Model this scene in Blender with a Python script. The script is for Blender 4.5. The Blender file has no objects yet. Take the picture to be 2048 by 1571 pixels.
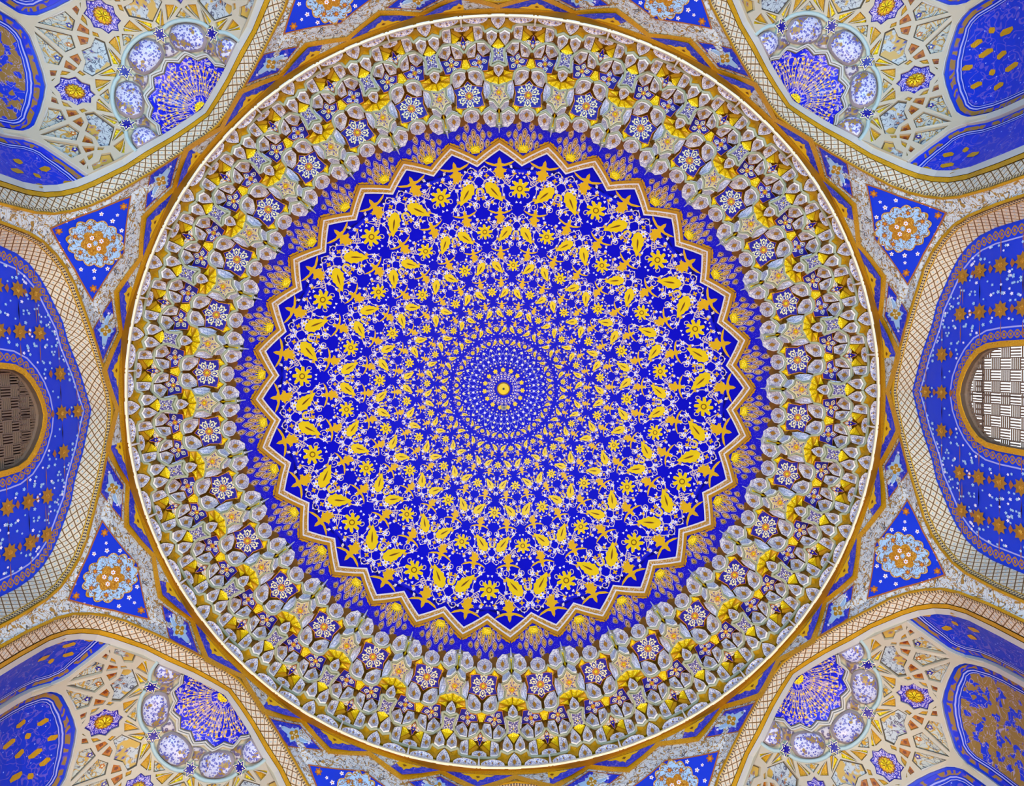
import bpy, math, random
from mathutils import Vector, Matrix
from mathutils.geometry import delaunay_2d_cdt
random.seed(7)
SC = bpy.context.scene
COL = SC.collection
R2D, D2R = 180 / math.pi, math.pi / 180
ZC = 1.6            # eye height above the floor; heights h below are measured from the eye
F = 1400.0          # focal length in pixels of the 2048 px wide frame

# ------------------------------------------------------------------ camera
# "design" frame: x to the picture's right, y to its top, h up.  World X = -x.
OX, OY, TX, TY, ROLL = -0.119, 0.4542, -0.0392, -0.0216, 0.0218
def rx(a): return Matrix(((1, 0, 0), (0, math.cos(a), -math.sin(a)), (0, math.sin(a), math.cos(a))))
def ry(a): return Matrix(((math.cos(a), 0, math.sin(a)), (0, 1, 0), (-math.sin(a), 0, math.cos(a))))
def rz(a): return Matrix(((math.cos(a), -math.sin(a), 0), (math.sin(a), math.cos(a), 0), (0, 0, 1)))
CM = rx(TX) @ ry(TY) @ rz(ROLL)
def fl(v): return Vector((-v[0], v[1], v[2]))
cam = bpy.data.cameras.new('camera')
cam.sensor_fit = 'HORIZONTAL'; cam.sensor_width = 36.0; cam.lens = 36.0 * F / 2048
cam.clip_start = 0.05
camo = bpy.data.objects.new('camera', cam); COL.objects.link(camo)
r_, u_, f_ = fl(CM[0]), fl(CM[1]), fl(CM[2])
mw = Matrix.Identity(4)
for i in range(3):
    mw[i][0] = r_[i]; mw[i][1] = u_[i]; mw[i][2] = -f_[i]
mw[0][3], mw[1][3], mw[2][3] = -OX, OY, ZC
camo.matrix_world = mw
SC.camera = camo

# ------------------------------------------------------------------ world, lights, exposure
W = bpy.data.worlds.new('world'); SC.world = W; W.use_nodes = True
bg = W.node_tree.nodes['Background']
bg.inputs[0].default_value = (0.86, 0.93, 1.0, 1); bg.inputs[1].default_value = 2.2
SC.view_settings.view_transform = 'Standard'
SC.view_settings.look = 'None'
SC.view_settings.gamma = 1.0
SC.view_settings.use_curve_mapping = False
SC.view_settings.exposure = 0.03
SC.cycles.max_bounces = 3
SC.cycles.diffuse_bounces = 2
SC.cycles.use_adaptive_sampling = True
SC.cycles.adaptive_threshold = 0.12
SC.cycles.glossy_bounces = 2
SC.cycles.use_denoising = True

def area(name, loc, target, size, sizey, power, color):
    l = bpy.data.lights.new(name, 'AREA'); l.shape = 'RECTANGLE'; l.size = size; l.size_y = sizey
    l.energy = power; l.color = color
    o = bpy.data.objects.new(name, l); COL.objects.link(o)
    o.location = fl(loc)
    d = (fl(target) - fl(loc)).normalized()
    o.rotation_euler = d.to_track_quat('-Z', 'Y').to_euler()
    return o
# added fill lights low on the hall's four sides, no doorways built (z in world metres)
area('fill_light_back', (0, 4.6, 1.9), (0, -2.4, 11), 3.2, 3.0, 900, (0.32, 0.70, 1.0))
area('fill_light_front', (0, -4.6, 1.9), (0, 2.4, 11), 3.2, 3.0, 860, (1.0, 0.66, 0.30))
area('fill_light_right', (4.6, 0, 1.9), (-2.4, 0, 11), 3.2, 3.0, 430, (1.0, 0.98, 0.94))
area('fill_light_left', (-4.6, 0, 1.9), (2.4, 0, 11), 3.2, 3.0, 380, (1.0, 0.97, 0.92))

# ------------------------------------------------------------------ materials
def lin(c):
    return tuple(((x / 255) / 12.92 if x / 255 <= 0.04045 else ((x / 255 + 0.055) / 1.055) ** 2.4) for x in c) + (1,)
MATS = {}
def mat(name, c, rough=0.55, metal=0.0, vary=0.0, vscale=3.0, bump=0.0, bscale=40.0, spec=0.4):
    m = bpy.data.materials.new(name); m.use_nodes = True
    nt = m.node_tree; b = nt.nodes['Principled BSDF']
    b.inputs['Base Color'].default_value = lin(c)
    b.inputs['Roughness'].default_value = rough
    b.inputs['Metallic'].default_value = metal
    b.inputs['Specular IOR Level'].default_value = spec
    tc = nt.nodes.new('ShaderNodeTexCoord')
    if vary:
        n = nt.nodes.new('ShaderNodeTexNoise'); n.inputs['Scale'].default_value = vscale; n.inputs['Detail'].default_value = 3
        nt.links.new(tc.outputs['Object'], n.inputs['Vector'])
        mx = nt.nodes.new('ShaderNodeMix'); mx.data_type = 'RGBA'
        mx.inputs[6].default_value = lin([max(0, x * (1 - vary)) for x in c]); mx.inputs[7].default_value = lin([min(255, x * (1 + vary * .6)) for x in c])
        nt.links.new(n.outputs[0], mx.inputs[0]); nt.links.new(mx.outputs[2], b.inputs['Base Color'])
    if bump:
        v = nt.nodes.new('ShaderNodeTexVoronoi'); v.inputs['Scale'].default_value = bscale
        nt.links.new(tc.outputs['Object'], v.inputs['Vector'])
        bp = nt.nodes.new('ShaderNodeBump'); bp.inputs['Strength'].default_value = bump; bp.inputs['Distance'].default_value = 0.02
        nt.links.new(v.outputs['Distance'], bp.inputs['Height']); nt.links.new(bp.outputs[0], b.inputs['Normal'])
    MATS[name] = m
    return m
def scroll(name, ground, inks, rough=0.5, metal=0.0):
    """ground colour with arabesque lines / spots: inks = [(colour, scale, width, mode)]"""
    m = bpy.data.materials.new(name); m.use_nodes = True
    nt = m.node_tree; b = nt.nodes['Principled BSDF']; L = nt.links.new
    b.inputs['Roughness'].default_value = rough; b.inputs['Metallic'].default_value = metal
    b.inputs['Specular IOR Level'].default_value = 0.35
    tc = nt.nodes.new('ShaderNodeTexCoord')
    rgb = nt.nodes.new('ShaderNodeRGB'); rgb.outputs[0].default_value = lin(ground); cur = rgb.outputs[0]
    for k, (ink, scale, width, mode) in enumerate(inks):
        mp = nt.nodes.new('ShaderNodeMapping'); mp.inputs['Location'].default_value = (k * 3.7, k * 1.9, k * 5.1)
        L(tc.outputs['Object'], mp.inputs[0])
        if mode == 'line':
            n = nt.nodes.new('ShaderNodeTexNoise'); n.inputs['Scale'].default_value = scale; n.inputs['Detail'].default_value = 1.0
            n.inputs['Distortion'].default_value = 1.4; L(mp.outputs[0], n.inputs['Vector'])
            s = nt.nodes.new('ShaderNodeMath'); s.operation = 'SUBTRACT'; s.inputs[1].default_value = 0.5; L(n.outputs[0], s.inputs[0])
            a = nt.nodes.new('ShaderNodeMath'); a.operation = 'ABSOLUTE'; L(s.outputs[0], a.inputs[0]); src = a.outputs[0]
        elif mode == 'blot':
            n = nt.nodes.new('ShaderNodeTexNoise'); n.inputs['Scale'].default_value = scale; n.inputs['Detail'].default_value = 2.0
            L(mp.outputs[0], n.inputs['Vector'])
            s = nt.nodes.new('ShaderNodeMath'); s.operation = 'SUBTRACT'; s.inputs[0].default_value = 0.9; L(n.outputs[0], s.inputs[1]); src = s.outputs[0]
        else:
            v = nt.nodes.new('ShaderNodeTexVoronoi'); v.inputs['Scale'].default_value = scale; L(mp.outputs[0], v.inputs['Vector']); src = v.outputs['Distance']
            if mode == 'ring':
                s = nt.nodes.new('ShaderNodeMath'); s.operation = 'SUBTRACT'; s.inputs[1].default_value = 0.3; L(src, s.inputs[0])
                a = nt.nodes.new('ShaderNodeMath'); a.operation = 'ABSOLUTE'; L(s.outputs[0], a.inputs[0]); src = a.outputs[0]
        mr = nt.nodes.new('ShaderNodeMapRange'); kk = .04 if mode == 'blot' else .3; mr.inputs[1].default_value = width * (1 - kk); mr.inputs[2].default_value = width * (1 + kk)
        mr.inputs[3].default_value = 1; mr.inputs[4].default_value = 0; L(src, mr.inputs[0])
        mx = nt.nodes.new('ShaderNodeMix'); mx.data_type = 'RGBA'; L(mr.outputs[0], mx.inputs[0]); L(cur, mx.inputs[6]); mx.inputs[7].default_value = lin(ink)
        cur = mx.outputs[2]
    L(cur, b.inputs['Base Color'])
    MATS[name] = m
    return m
def uvband(name, ground, ink, kind, rough=0.55):
    """band ornaments in UV: u along the band in units, v across 0..1"""
    m = bpy.data.materials.new(name); m.use_nodes = True
    nt = m.node_tree; b = nt.nodes['Principled BSDF']; L = nt.links.new
    b.inputs['Roughness'].default_value = rough; b.inputs['Specular IOR Level'].default_value = 0.3
    uv = nt.nodes.new('ShaderNodeUVMap'); sx = nt.nodes.new('ShaderNodeSeparateXYZ'); L(uv.outputs[0], sx.inputs[0])
    def M(op, a, bb=None):
        n = nt.nodes.new('ShaderNodeMath'); n.operation = op
        for i, x in enumerate((a, bb)):
            if x is None: continue
            if isinstance(x, (int, float)): n.inputs[i].default_value = x
            else: L(x, n.inputs[i])
        return n.outputs[0]
    u, v = sx.outputs[0], sx.outputs[1]
    if kind == 'lattice':
        p = M('ABSOLUTE', M('SUBTRACT', M('FRACT', M('ADD', u, v)), 0.5))
        q = M('ABSOLUTE', M('SUBTRACT', M('FRACT', M('SUBTRACT', u, v)), 0.5))
        msk = M('LESS_THAN', M('MINIMUM', p, q), 0.08)
        dot = M('LESS_THAN', M('ADD', M('SUBTRACT', 0.5, p), M('SUBTRACT', 0.5, q)), 0.16)
    elif kind == 'bead':
        a = M('LESS_THAN', M('ABSOLUTE', M('SUBTRACT', M('FRACT', u), 0.5)), 0.27)
        c = M('LESS_THAN', M('ABSOLUTE', M('SUBTRACT', M('FRACT', M('MULTIPLY', v, 2.0)), 0.5)), 0.36)
        msk = M('MULTIPLY', a, c); dot = None
    elif kind == 'chain':
        w = M('MULTIPLY', M('SINE', M('MULTIPLY', u, 6.2832)), 0.28)
        a = M('LESS_THAN', M('ABSOLUTE', M('SUBTRACT', M('ABSOLUTE', M('SUBTRACT', v, 0.5)), M('ABSOLUTE', w))), 0.07)
        c = M('LESS_THAN', M('ADD', M('POWER', M('MULTIPLY', M('SUBTRACT', M('FRACT', M('ADD', u, u)), 0.5), 1.6), 2.0), M('POWER', M('MULTIPLY', M('SUBTRACT', v, 0.5), 2.4), 2.0)), 0.1)
        msk = M('MAXIMUM', a, c); dot = None
    mx = nt.nodes.new('ShaderNodeMix'); mx.data_type = 'RGBA'; L(msk, mx.inputs[0])
    mx.inputs[6].default_value = lin(ground); mx.inputs[7].default_value = lin(ink); cur = mx.outputs[2]
    if dot is not None:
        m2 = nt.nodes.new('ShaderNodeMix'); m2.data_type = 'RGBA'; L(dot, m2.inputs[0]); L(cur, m2.inputs[6]); m2.inputs[7].default_value = lin((150, 185, 190)); cur = m2.outputs[2]
    L(cur, b.inputs['Base Color'])
    MATS[name] = m
    return m

mat('cell_border', (246, 240, 228), 0.4)
scroll('cell_print', (244, 238, 228), [((120, 124, 184), 40, 0.10, 'ring'), ((70, 72, 150), 52, 0.20, 'dot'), ((160, 150, 165), 22, 0.025, 'line')], 0.4)
scroll('cell_print_pale', (222, 224, 234), [((130, 148, 190), 30, 0.035, 'line'), ((70, 80, 140), 48, 0.2, 'dot')], 0.4)
mat('sage', (160, 164, 130), 0.5)
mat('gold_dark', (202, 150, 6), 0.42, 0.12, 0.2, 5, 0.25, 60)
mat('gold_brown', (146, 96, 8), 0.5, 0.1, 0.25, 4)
mat('gold_bright', (255, 210, 4), 0.3, 0.2, 0.12, 9, 0.55, 45)
mat('gold_paint', (255, 214, 0), 0.4, 0.0, 0.05, 3)
mat('gold_tulip', (250, 190, 8), 0.45, 0.0, 0.10, 3)
mat('brown', (128, 76, 12), 0.6, 0.1)
mat('black', (12, 8, 20), 0.5)
mat('navy', (24, 14, 138), 0.4)
mat('cream', (240, 230, 178), 0.5)
mat('star_rim', (206, 196, 148), 0.5)
mat('spade_gold', (176, 124, 26), 0.5)
mat('orange', (226, 140, 16), 0.5)
mat('dome_blue', (2, 3, 196), 0.55, 0, 0.12, 1.2, spec=0.15)
mat('vine', (232, 206, 180), 0.6)
mat('petal_white', (246, 240, 250), 0.55)
mat('white_line', (246, 240, 226), 0.5)
mat('white_rim', (236, 224, 184), 0.45)
scroll('band_gold', (206, 152, 40), [((240, 214, 178), 16, 0.03, 'line')], 0.5, 0.1)
scroll('edge_gold', (206, 146, 14), [((70, 40, 8), 34, 0.15, 'dot'), ((226, 170, 30), 20, 0.02, 'line')], 0.4, 0.1)
scroll('grey_star', (206, 200, 190), [((80, 70, 130), 42, 0.28, 'ring'), ((240, 236, 200), 30, 0.16, 'dot')], 0.45)
scroll('cream_star', (200, 174, 112), [((64, 44, 130), 36, 0.13, 'ring'), ((244, 238, 230), 36, 0.2, 'dot')], 0.45)
scroll('eye_blue', (10, 8, 200), [((130, 110, 200), 26, 0.16, 'dot'), ((190, 170, 190), 44, 0.14, 'dot')], 0.45)
scroll('ivory_scroll', (206, 212, 206), [((168, 128, 50), 9, 0.03, 'line'), ((90, 88, 84), 11, 0.016, 'line'), ((178, 140, 60), 16, 0.17, 'dot')], 0.5)
mat('wall_blue', (8, 56, 206), 0.45, 0, 0.15, 1.5)
scroll('wall_blue_fleck', (10, 48, 192), [((90, 80, 190), 7, 0.03, 'line'), ((150, 170, 235), 15, 0.11, 'dot')], 0.45)
mat('sky_blue', (168, 206, 230), 0.5)
scroll('medallion_print', (170, 208, 232), [((150, 106, 30), 10, 0.035, 'line'), ((70, 74, 110), 13, 0.014, 'line'), ((206, 214, 214), 15, 0.16, 'dot')], 0.5)
scroll('medallion_gold', (186, 122, 18), [((220, 170, 60), 16, 0.03, 'line'), ((120, 66, 10), 22, 0.15, 'dot')], 0.45, 0.1)
mat('terracotta', (164, 96, 44), 0.55)
mat('ivory', (196, 186, 156), 0.45, 0, 0.05, 2)
mat('brown_red', (120, 50, 12), 0.5)
mat('rib_white', (192, 190, 176), 0.45)
mat('sage_blue', (176, 200, 192), 0.45)
mat('dark_edge', (84, 74, 58), 0.55)
mat('grey_lilac', (150, 138, 140), 0.5)
scroll('dome_print', (206, 208, 220), [((158, 130, 66), 7, 0.345, 'blot'), ((92, 96, 176), 34, 0.14, 'ring'), ((60, 60, 140), 44, 0.2, 'dot')], 0.3)
scroll('small_print', (200, 192, 188), [((156, 124, 60), 5, 0.42, 'blot'), ((100, 90, 120), 24, 0.2, 'ring')], 0.4)
scroll('fan_print', (20, 30, 205), [((196, 170, 190), 9, 0.035, 'line'), ((222, 190, 140), 20, 0.20, 'dot')], 0.3)
scroll('rosette_print', (28, 16, 170), [((206, 190, 214), 24, 0.055, 'line'), ((190, 170, 200), 40, 0.16, 'dot')], 0.4)
scroll('kite_print', (184, 188, 172), [((190, 150, 60), 7, 0.035, 'line'), ((80, 84, 90), 9, 0.018, 'line')], 0.4)
scroll('peacock_print', (182, 192, 190), [((84, 86, 100), 14, 0.03, 'line'), ((196, 160, 70), 5, 0.36, 'blot')], 0.4)
mat('amber', (176, 100, 10), 0.45, 0.1)
scroll('panel_scroll', (26, 44, 200), [((150, 112, 44), 4.5, 0.075, 'line'), ((150, 112, 44), 7, 0.28, 'dot')], 0.5)
scroll('panel_scroll_gold', (146, 112, 52), [((20, 50, 196), 9, 0.355, 'blot'), ((170, 150, 160), 8, 0.012, 'line')], 0.5)
mat('lilac_line', (168, 170, 226), 0.5)
uvband('lattice_brown', (216, 202, 170), (120, 86, 40), 'lattice')
uvband('bead_black', (206, 180, 120), (20, 14, 50), 'bead')
uvband('chain_gold', (8, 56, 206), (176, 124, 40), 'chain')
mat('wall_star', (176, 122, 30), 0.45, 0.15, 0.2, 6)
mat('grille_wood', (120, 98, 78), 0.7)
mat('shutter', (70, 40, 24), 0.8)
mat('plaster', (206, 200, 188), 0.8)
mat('marble', (196, 190, 180), 0.5, 0, 0.1, 2)
mat('grey_box', (150, 150, 146), 0.5)

# ------------------------------------------------------------------ mesh helpers (design frame in, world out)
EYE = Vector((0, 0, 1.5))
def inw(p):
    """unit vector from a point of the vault towards the middle of the hall"""
    return (EYE - p).normalized()
def mesh(name, verts, faces, mats, midx=None, uvs=None, smooth=False):
    me = bpy.data.meshes.new(name)
    me.from_pydata([(-v[0], v[1], v[2] + ZC) for v in verts], [], [list(f)[::-1] for f in faces])
    for m in mats: me.materials.append(MATS[m])
    if midx: me.polygons.foreach_set('material_index', midx)
    if uvs:
        l = me.uv_layers.new(name='UVMap')
        for p in me.polygons:
            for li in p.loop_indices:
                l.data[li].uv = uvs[me.loops[li].vertex_index]
    if smooth: me.polygons.foreach_set('use_smooth', [True] * len(me.polygons))
    me.update()
    return me
def inst(name, me, parent=None, rot=0.0):
    """rot: degrees counter-clockwise in the picture, about the axis of the dome"""
    o = bpy.data.objects.new(name, me); COL.objects.link(o)
    if parent is not None: o.parent = parent
    if rot: o.rotation_euler[2] = -rot * D2R
    return o
def thing(name, label, cat, kind=None, group=None, me=None):
    o = bpy.data.objects.new(name, me); COL.objects.link(o)
    o['label'] = label; o['category'] = cat
    if kind: o['kind'] = kind
    if group: o['group'] = group
    return o
class MB:
    """collects faces with materials"""
    def __init__(s): s.v = []; s.f = []; s.m = []; s.mats = []
    def mi(s, m):
        if m not in s.mats: s.mats.append(m)
        return s.mats.index(m)
    def face(s, pts, m):
        b = len(s.v); s.v += [Vector(p) for p in pts]; s.f.append(list(range(b, b + len(pts)))); s.m.append(s.mi(m))
    def plate(s, pts, m, off, thick=0.0):
        """flat ornament lifted off its surface, with edges down to it"""
        top = [p + inw(p) * off for p in pts]
        s.face(top, m)
        if thick:
            low = [p + inw(p) * (off - thick) for p in pts]
            n = len(pts)
            for i in range(n): s.face([low[i], low[(i + 1) % n], top[(i + 1) % n], top[i]], m)
    def strip(s, a, b, m, off, thick=0.012, closed=False):
        """raised ribbon between two polylines"""
        ta = [p + inw(p) * off for p in a]; tb = [p + inw(p) * off for p in b]
        la = [p + inw(p) * (off - thick) for p in a]; lb = [p + inw(p) * (off - thick) for p in b]
        n = len(a)
        for i in range(n if closed else n - 1):
            j = (i + 1) % n
            s.face([ta[i], ta[j], tb[j], tb[i]], m); s.face([la[i], la[j], ta[j], ta[i]], m); s.face([tb[i], tb[j], lb[j], lb[i]], m)
    def tube(s, pts, r, m, closed=False, lift=0.0, sides=5):
        n = len(pts); P = [p + inw(p) * lift for p in pts]; rings = []
        for i in range(n):
            t = (P[(i + 1) % n] - P[i - 1]) if closed else (P[min(i + 1, n - 1)] - P[max(i - 1, 0)])
            t = t.normalized(); a = inw(P[i]); a = (a - t * a.dot(t)).normalized(); c = t.cross(a)
            b = len(s.v)
            s.v += [P[i] + (a * math.cos(k * 2 * math.pi / sides) + c * math.sin(k * 2 * math.pi / sides)) * r for k in range(sides)]
            rings.append(b)
        k_ = s.mi(m)
        for i in range(n if closed else n - 1):
            a, b = rings[i], rings[(i + 1) % n]
            for k in range(sides):
                s.f.append([a + k, a + (k + 1) % sides, b + (k + 1) % sides, b + k]); s.m.append(k_)
    def build(s, name, smooth=False): return mesh(name, s.v, s.f, s.mats, s.m, None, smooth)

def pol(a, R, h):
    """a degrees clockwise from the picture's top"""
    return Vector((R * math.sin(a * D2R), R * math.cos(a * D2R), h))
def lerp(a, b, t): return a + (b - a) * t
def interp(x, tab):
    if x <= tab[0][0]: return tab[0][1]
    for (x0, y0), (x1, y1) in zip(tab, tab[1:]):
        if x <= x1: return y0 + (y1 - y0) * (x - x0) / (x1 - x0)
    return tab[-1][1]
def ray(px, py):
    d = CM.transposed() @ Vector(((px - 1024) / F, -(py - 785.5) / F, 1)); return d / d.z
def cdt(polys, extra=()):
    """constrained triangulation of 2-D polygons; returns verts, faces, and for each face the polygons it lies in"""
    vs, fs = [], []
    for p in polys:
        p = list(p)
        if sum(p[i - 1][0] * p[i][1] - p[i][0] * p[i - 1][1] for i in range(len(p))) < 0: p = p[::-1]
        b = len(vs); vs += [Vector(q[:2]) for q in p]; fs.append(list(range(b, b + len(p))))
    vs += [Vector(e) for e in extra]
    ov, oe, of, o1, o2, o3 = delaunay_2d_cdt(vs, [], fs, 0, 1e-6)
    return ov, of, o3, o1

# ------------------------------------------------------------------ ceiling: the blue dome
DR, DH, DB = 4.1, 10.6, 3.0
def dome_h(R): return DH + DB * math.sqrt(max(0.0, 1 - (R / DR) ** 2))
def dome_R(q):
    lo, hi = 0.0, 4.09
    for _ in range(40):
        m = (lo + hi) / 2
        if F * m / dome_h(m) < q: lo = m
        else: hi = m
    return (lo + hi) / 2
def domeP(a, q):
    R = dome_R(q); return pol(a, R, dome_h(R))
NA = 256
qs = [0, 6] + [12 * i for i in range(1, 38)] + [.25, .5, .75, 1.0]
v = [pol(0, 0, dome_h(0))]; f = []
for q in qs[1:]: v += [domeP(k * 360 / NA, q if q == 0 or q > 1 else lerp(432, 490 - 33 * min(k % 8, 8 - k % 8) / 4, q)) for k in range(NA)]
for k in range(NA): f.append([0, 1 + k, 1 + (k + 1) % NA])
for i in range(len(qs) - 2):
    for k in range(NA):
        a = 1 + i * NA; f.append([a + k, a + (k + 1) % NA, a + NA + (k + 1) % NA, a + NA + k])
ceiling = thing('ceiling', 'large blue dome painted with gold leaves and white flower scrolls', 'dome', 'structure',
                me=mesh('ceiling', v, f, ['dome_blue'], smooth=True))

# painted and gilded relief: one sector of 22.5 degrees per ring, sixteen times round, seven rings shrinking inwards
def almond(L, Wd, n=6, serr=0.0):
    p = []
    for i in range(n + 1):
        t = i / n; w = Wd * max(0.0, math.sin(math.pi * t ** 0.72)) * (1.12 - .2 * t)
        if serr and i % 2: w *= 1 + serr
        p.append((w, -L / 2 + L * t))
    for i in range(n - 1, 0, -1):
        t = i / n; w = Wd * max(0.0, math.sin(math.pi * t ** 0.72)) * (1.12 - .2 * t)
        if serr and i % 2: w *= 1 + serr
        p.append((-w, -L / 2 + L * t))
    return p
def flower(n, r0, r1, rot=0.0, half=0.38):
    p = []
    for k in range(n):
        for t, r in ((-half, r0 * 1.0), (-0.22, r1 * 0.93), (0, r1), (0.22, r1 * 0.93)):
            a = rot + (k + t) * 2 * math.pi / n; p.append((r * math.sin(a), r * math.cos(a)))
    return p
def circle(r, n=10, cx=0, cy=0): return [(cx + r * math.sin(k * 2 * math.pi / n), cy + r * math.cos(k * 2 * math.pi / n)) for k in range(n)]
def xf(pts, dx=0, dy=0, rot=0, s=1.0, mir=False):
    c, sn = math.cos(rot * D2R), math.sin(rot * D2R); o = []
    for x, y in pts:
        x, y = x * s, y * s; x, y = x * c + y * sn, -x * sn + y * c
        x, y = x + dx, y + dy
        o.append((-x if mir else x, y))
    return o
_T = [(0, -25), (4, -16), (9, -18), (8, -9), (14, -6), (8, 0), (4, 5), (14, 7), (24, 12), (31, 20), (20, 15), (10, 11), (4, 13), (3, 21), (0, 27)]
TULIP = _T + [(-x, y) for x, y in _T[-2:0:-1]]
CRES = [(9 * math.sin(a), 9 * math.cos(a)) for a in [x * 0.5 - 2.4 for x in range(10)]] + [(5 * math.sin(a), 2 + 5 * math.cos(a)) for a in [2.1 - x * 0.55 for x in range(8)]]
RINGS = [403 * 0.785 ** n for n in range(7)]
def Sd(a0, r0, s):
    def S(x, y):
        q = max(3.0, r0 + y * s); return domeP(a0 + R2D * (x * s / r0), q)
    return S
def motif(name, S, parts, thick=0.006):
    b = MB()
    for pts, m, off in parts: b.plate([S(x, y) for x, y in pts], m, off, thick)
    return b.build(name)
rng = random.Random(3)
white_pos = [(56, 16, 8), (26, 24, 4.5), (66, -30, 6), (22, -32, 5.5), (40, -42, 5), (76, 28, 4.5), (14, 34, 4), (34, 4, 4), (72, 6, 4)]
sm_gold = [(12, 30, 4), (34, 22, 5), (64, 26, 5), (32, -20, 4.5), (74, -18, 5), (56, -28, 4), (30, 36, 4), (48, 12, 3.5)]
specks = [(rng.uniform(2, 78), rng.uniform(-46, 46), rng.uniform(2.0, 3.6)) for _ in range(62)]
def arc(cx, cy, r, a0, a1, n=12): return [(cx + r * math.sin(D2R * (a0 + (a1 - a0) * i / n)), cy + r * math.cos(D2R * (a0 + (a1 - a0) * i / n))) for i in range(n + 1)]
def spiral(cx, cy, r, a0, turns, n=14): return [(cx + r * (1 - .8 * i / n) * math.sin(D2R * (a0 + turns * 360 * i / n)), cy + r * (1 - .8 * i / n) * math.cos(D2R * (a0 + turns * 360 * i / n))) for i in range(n + 1)]
vines = [arc(0, -4, 34, 20, 160), arc(46, -6, 30, -60, 150), arc(79, 8, 36, 200, 330), arc(44, 40, 34, 100, 250), arc(0, 38, 40, 95, 150), arc(40, -46, 26, -80, 80),
         spiral(24, 14, 9, 0, 1.2), spiral(62, 12, 9, 120, -1.2), spiral(34, -34, 9, 40, 1.3), spiral(70, -34, 9, 200, 1.2), spiral(66, 38, 8, 90, -1.2), spiral(16, -14, 8, 240, 1.1), spiral(40, 28, 8, 10, 1.2), spiral(78, -8, 8, 300, 1.2)]
for n, r0 in enumerate(RINGS):
    s = r0 / 403; ph = 5.625 + (11.25 if n % 2 else 0)
    S = Sd(0, r0, s)
    th = 0.006 if n < 4 else 0.004
    fm = motif('gold_flower', S, [(flower(8, 10, 20), 'gold_paint', .008), (circle(6), 'brown', .015), (circle(4), 'gold_paint', .019)], th)
    leaves = []
    for mir in (False, True):
        lf = [(xf(almond(52, 10.5, 10, .26), 50, -8, 220, 1, mir), 'gold_paint', .008), (xf(almond(24, 1.6, 6), 50, -8, 220, 1, mir), 'brown', .019)]
        leaves.append(motif('gold_leaf', S, lf, th))
    tul = [motif('gold_tulip', S, [(xf(TULIP, 39.6, 39, 0, .9, mir), 'gold_tulip', .007)], th) for mir in (False, True)]
    cre = motif('gold_crescent', S, [(xf(CRES, 79, -6), 'gold_paint', .007)], th)
    for k in range(16):
        rt = -(ph + 22.5 * k)
        inst('gold_flower', fm, ceiling, rt)
        for i in (0, 1):
            inst('gold_leaf', leaves[i], ceiling, rt)
            if n < 6: inst('gold_tulip', tul[i], ceiling, rt)
        if n < 4: inst('gold_crescent', cre, ceiling, rt)
    # white flowers, specks and vines of the ring: too many to count, one mesh for the ring
    b = MB()
    for mir in (False, True):
        for x, y, r in (white_pos if n < 5 else white_pos[:5]):
            b.plate([S(*p) for p in xf(flower(6, r * .5, r), x, y, 10, 1, mir)], 'petal_white', .006)
            b.plate([S(*p) for p in xf(circle(r * .3, 6), x, y, 0, 1, mir)], 'gold_paint', .008)
        for x, y, r in sm_gold: b.plate([S(*p) for p in xf(flower(4, r * .4, r), x, y, x * 7, 1, mir)], 'gold_tulip', .006)
        if n < 6:
            for x, y, r in specks[:34 if n < 2 else 20 if n < 4 else 8]: b.plate([S(*p) for p in xf(flower(3, r * .5, r, x), x, y, 0, 1, mir)], 'petal_white' if int(x * 10) % 3 else 'vine', .004)
        for ln in (vines if n < 3 else vines[:5] if n < 5 else vines[:2]):
            ln = xf(ln, 0, 0, 0, 1, mir); w = 0.75 if n < 3 else 0.6
            A, B = [], []
            for i in range(len(ln)):
                x0, y0 = ln[max(0, i - 1)]; x1, y1 = ln[min(len(ln) - 1, i + 1)]
                d = math.hypot(x1 - x0, y1 - y0) or 1; nx, ny = -(y1 - y0) / d * w, (x1 - x0) / d * w
                A.append((ln[i][0] + nx, ln[i][1] + ny)); B.append((ln[i][0] - nx, ln[i][1] - ny))
            for i in range(len(ln) - 1):
                b.plate([S(*A[i]), S(*A[i + 1]), S(*B[i + 1]), S(*B[i])], 'vine', .003)
    vm = b.build('flower_scroll')
    for k in range(16):
        o = inst('flower_scroll', vm, ceiling, -(ph + 22.5 * k)); o['kind'] = 'stuff'
# the middle: scalloped rings, gold flowers and the gold boss
b = MB()
for rr, am, cnt in ((76, 7, 32), (66, 6, 32), (56, 5, 32), (30, 4, 24), (22, 3, 24)):
    for k in range(cnt):
        pts = [domeP((k + t / 6 + (rr == 66) * .5) * 360 / cnt, rr - am + am * 2 * math.sin(math.pi * t / 6)) for t in range(7)]
        pin = [domeP((k + t / 6 + (rr == 66) * .5) * 360 / cnt, rr - 1.3 - am + am * 2 * math.sin(math.pi * t / 6)) for t in range(7)]
        for i in range(6): b.plate([pts[i], pts[i + 1], pin[i + 1], pin[i]], 'lilac_line' if rr > 40 else 'vine', .004)
for rr, cnt, r, m in ((80, 32, 3.2, 'cream'), (70, 32, 2.8, 'cream'), (61, 32, 2.6, 'petal_white'), (53, 32, 2.2, 'cream'), (47, 32, 1.8, 'vine'), (29, 24, 2, 'vine'), (25, 24, 1.6, 'petal_white'), (20, 20, 1.5, 'vine')):
    for k in range(cnt): b.plate([Sd((k + .5) * 360 / cnt, rr, 1)(*p) for p in flower(4, r * .5, r)], m, .006)
o = inst('centre_scroll', b.build('centre_scroll'), ceiling); o['kind'] = 'stuff'
fm = motif('gold_flower', Sd(0, 38, 1), [(flower(6, 3, 5), 'gold_paint', .008)])
for k in range(15): inst('gold_flower', fm, ceiling, k * 24)
b = MB()
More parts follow.
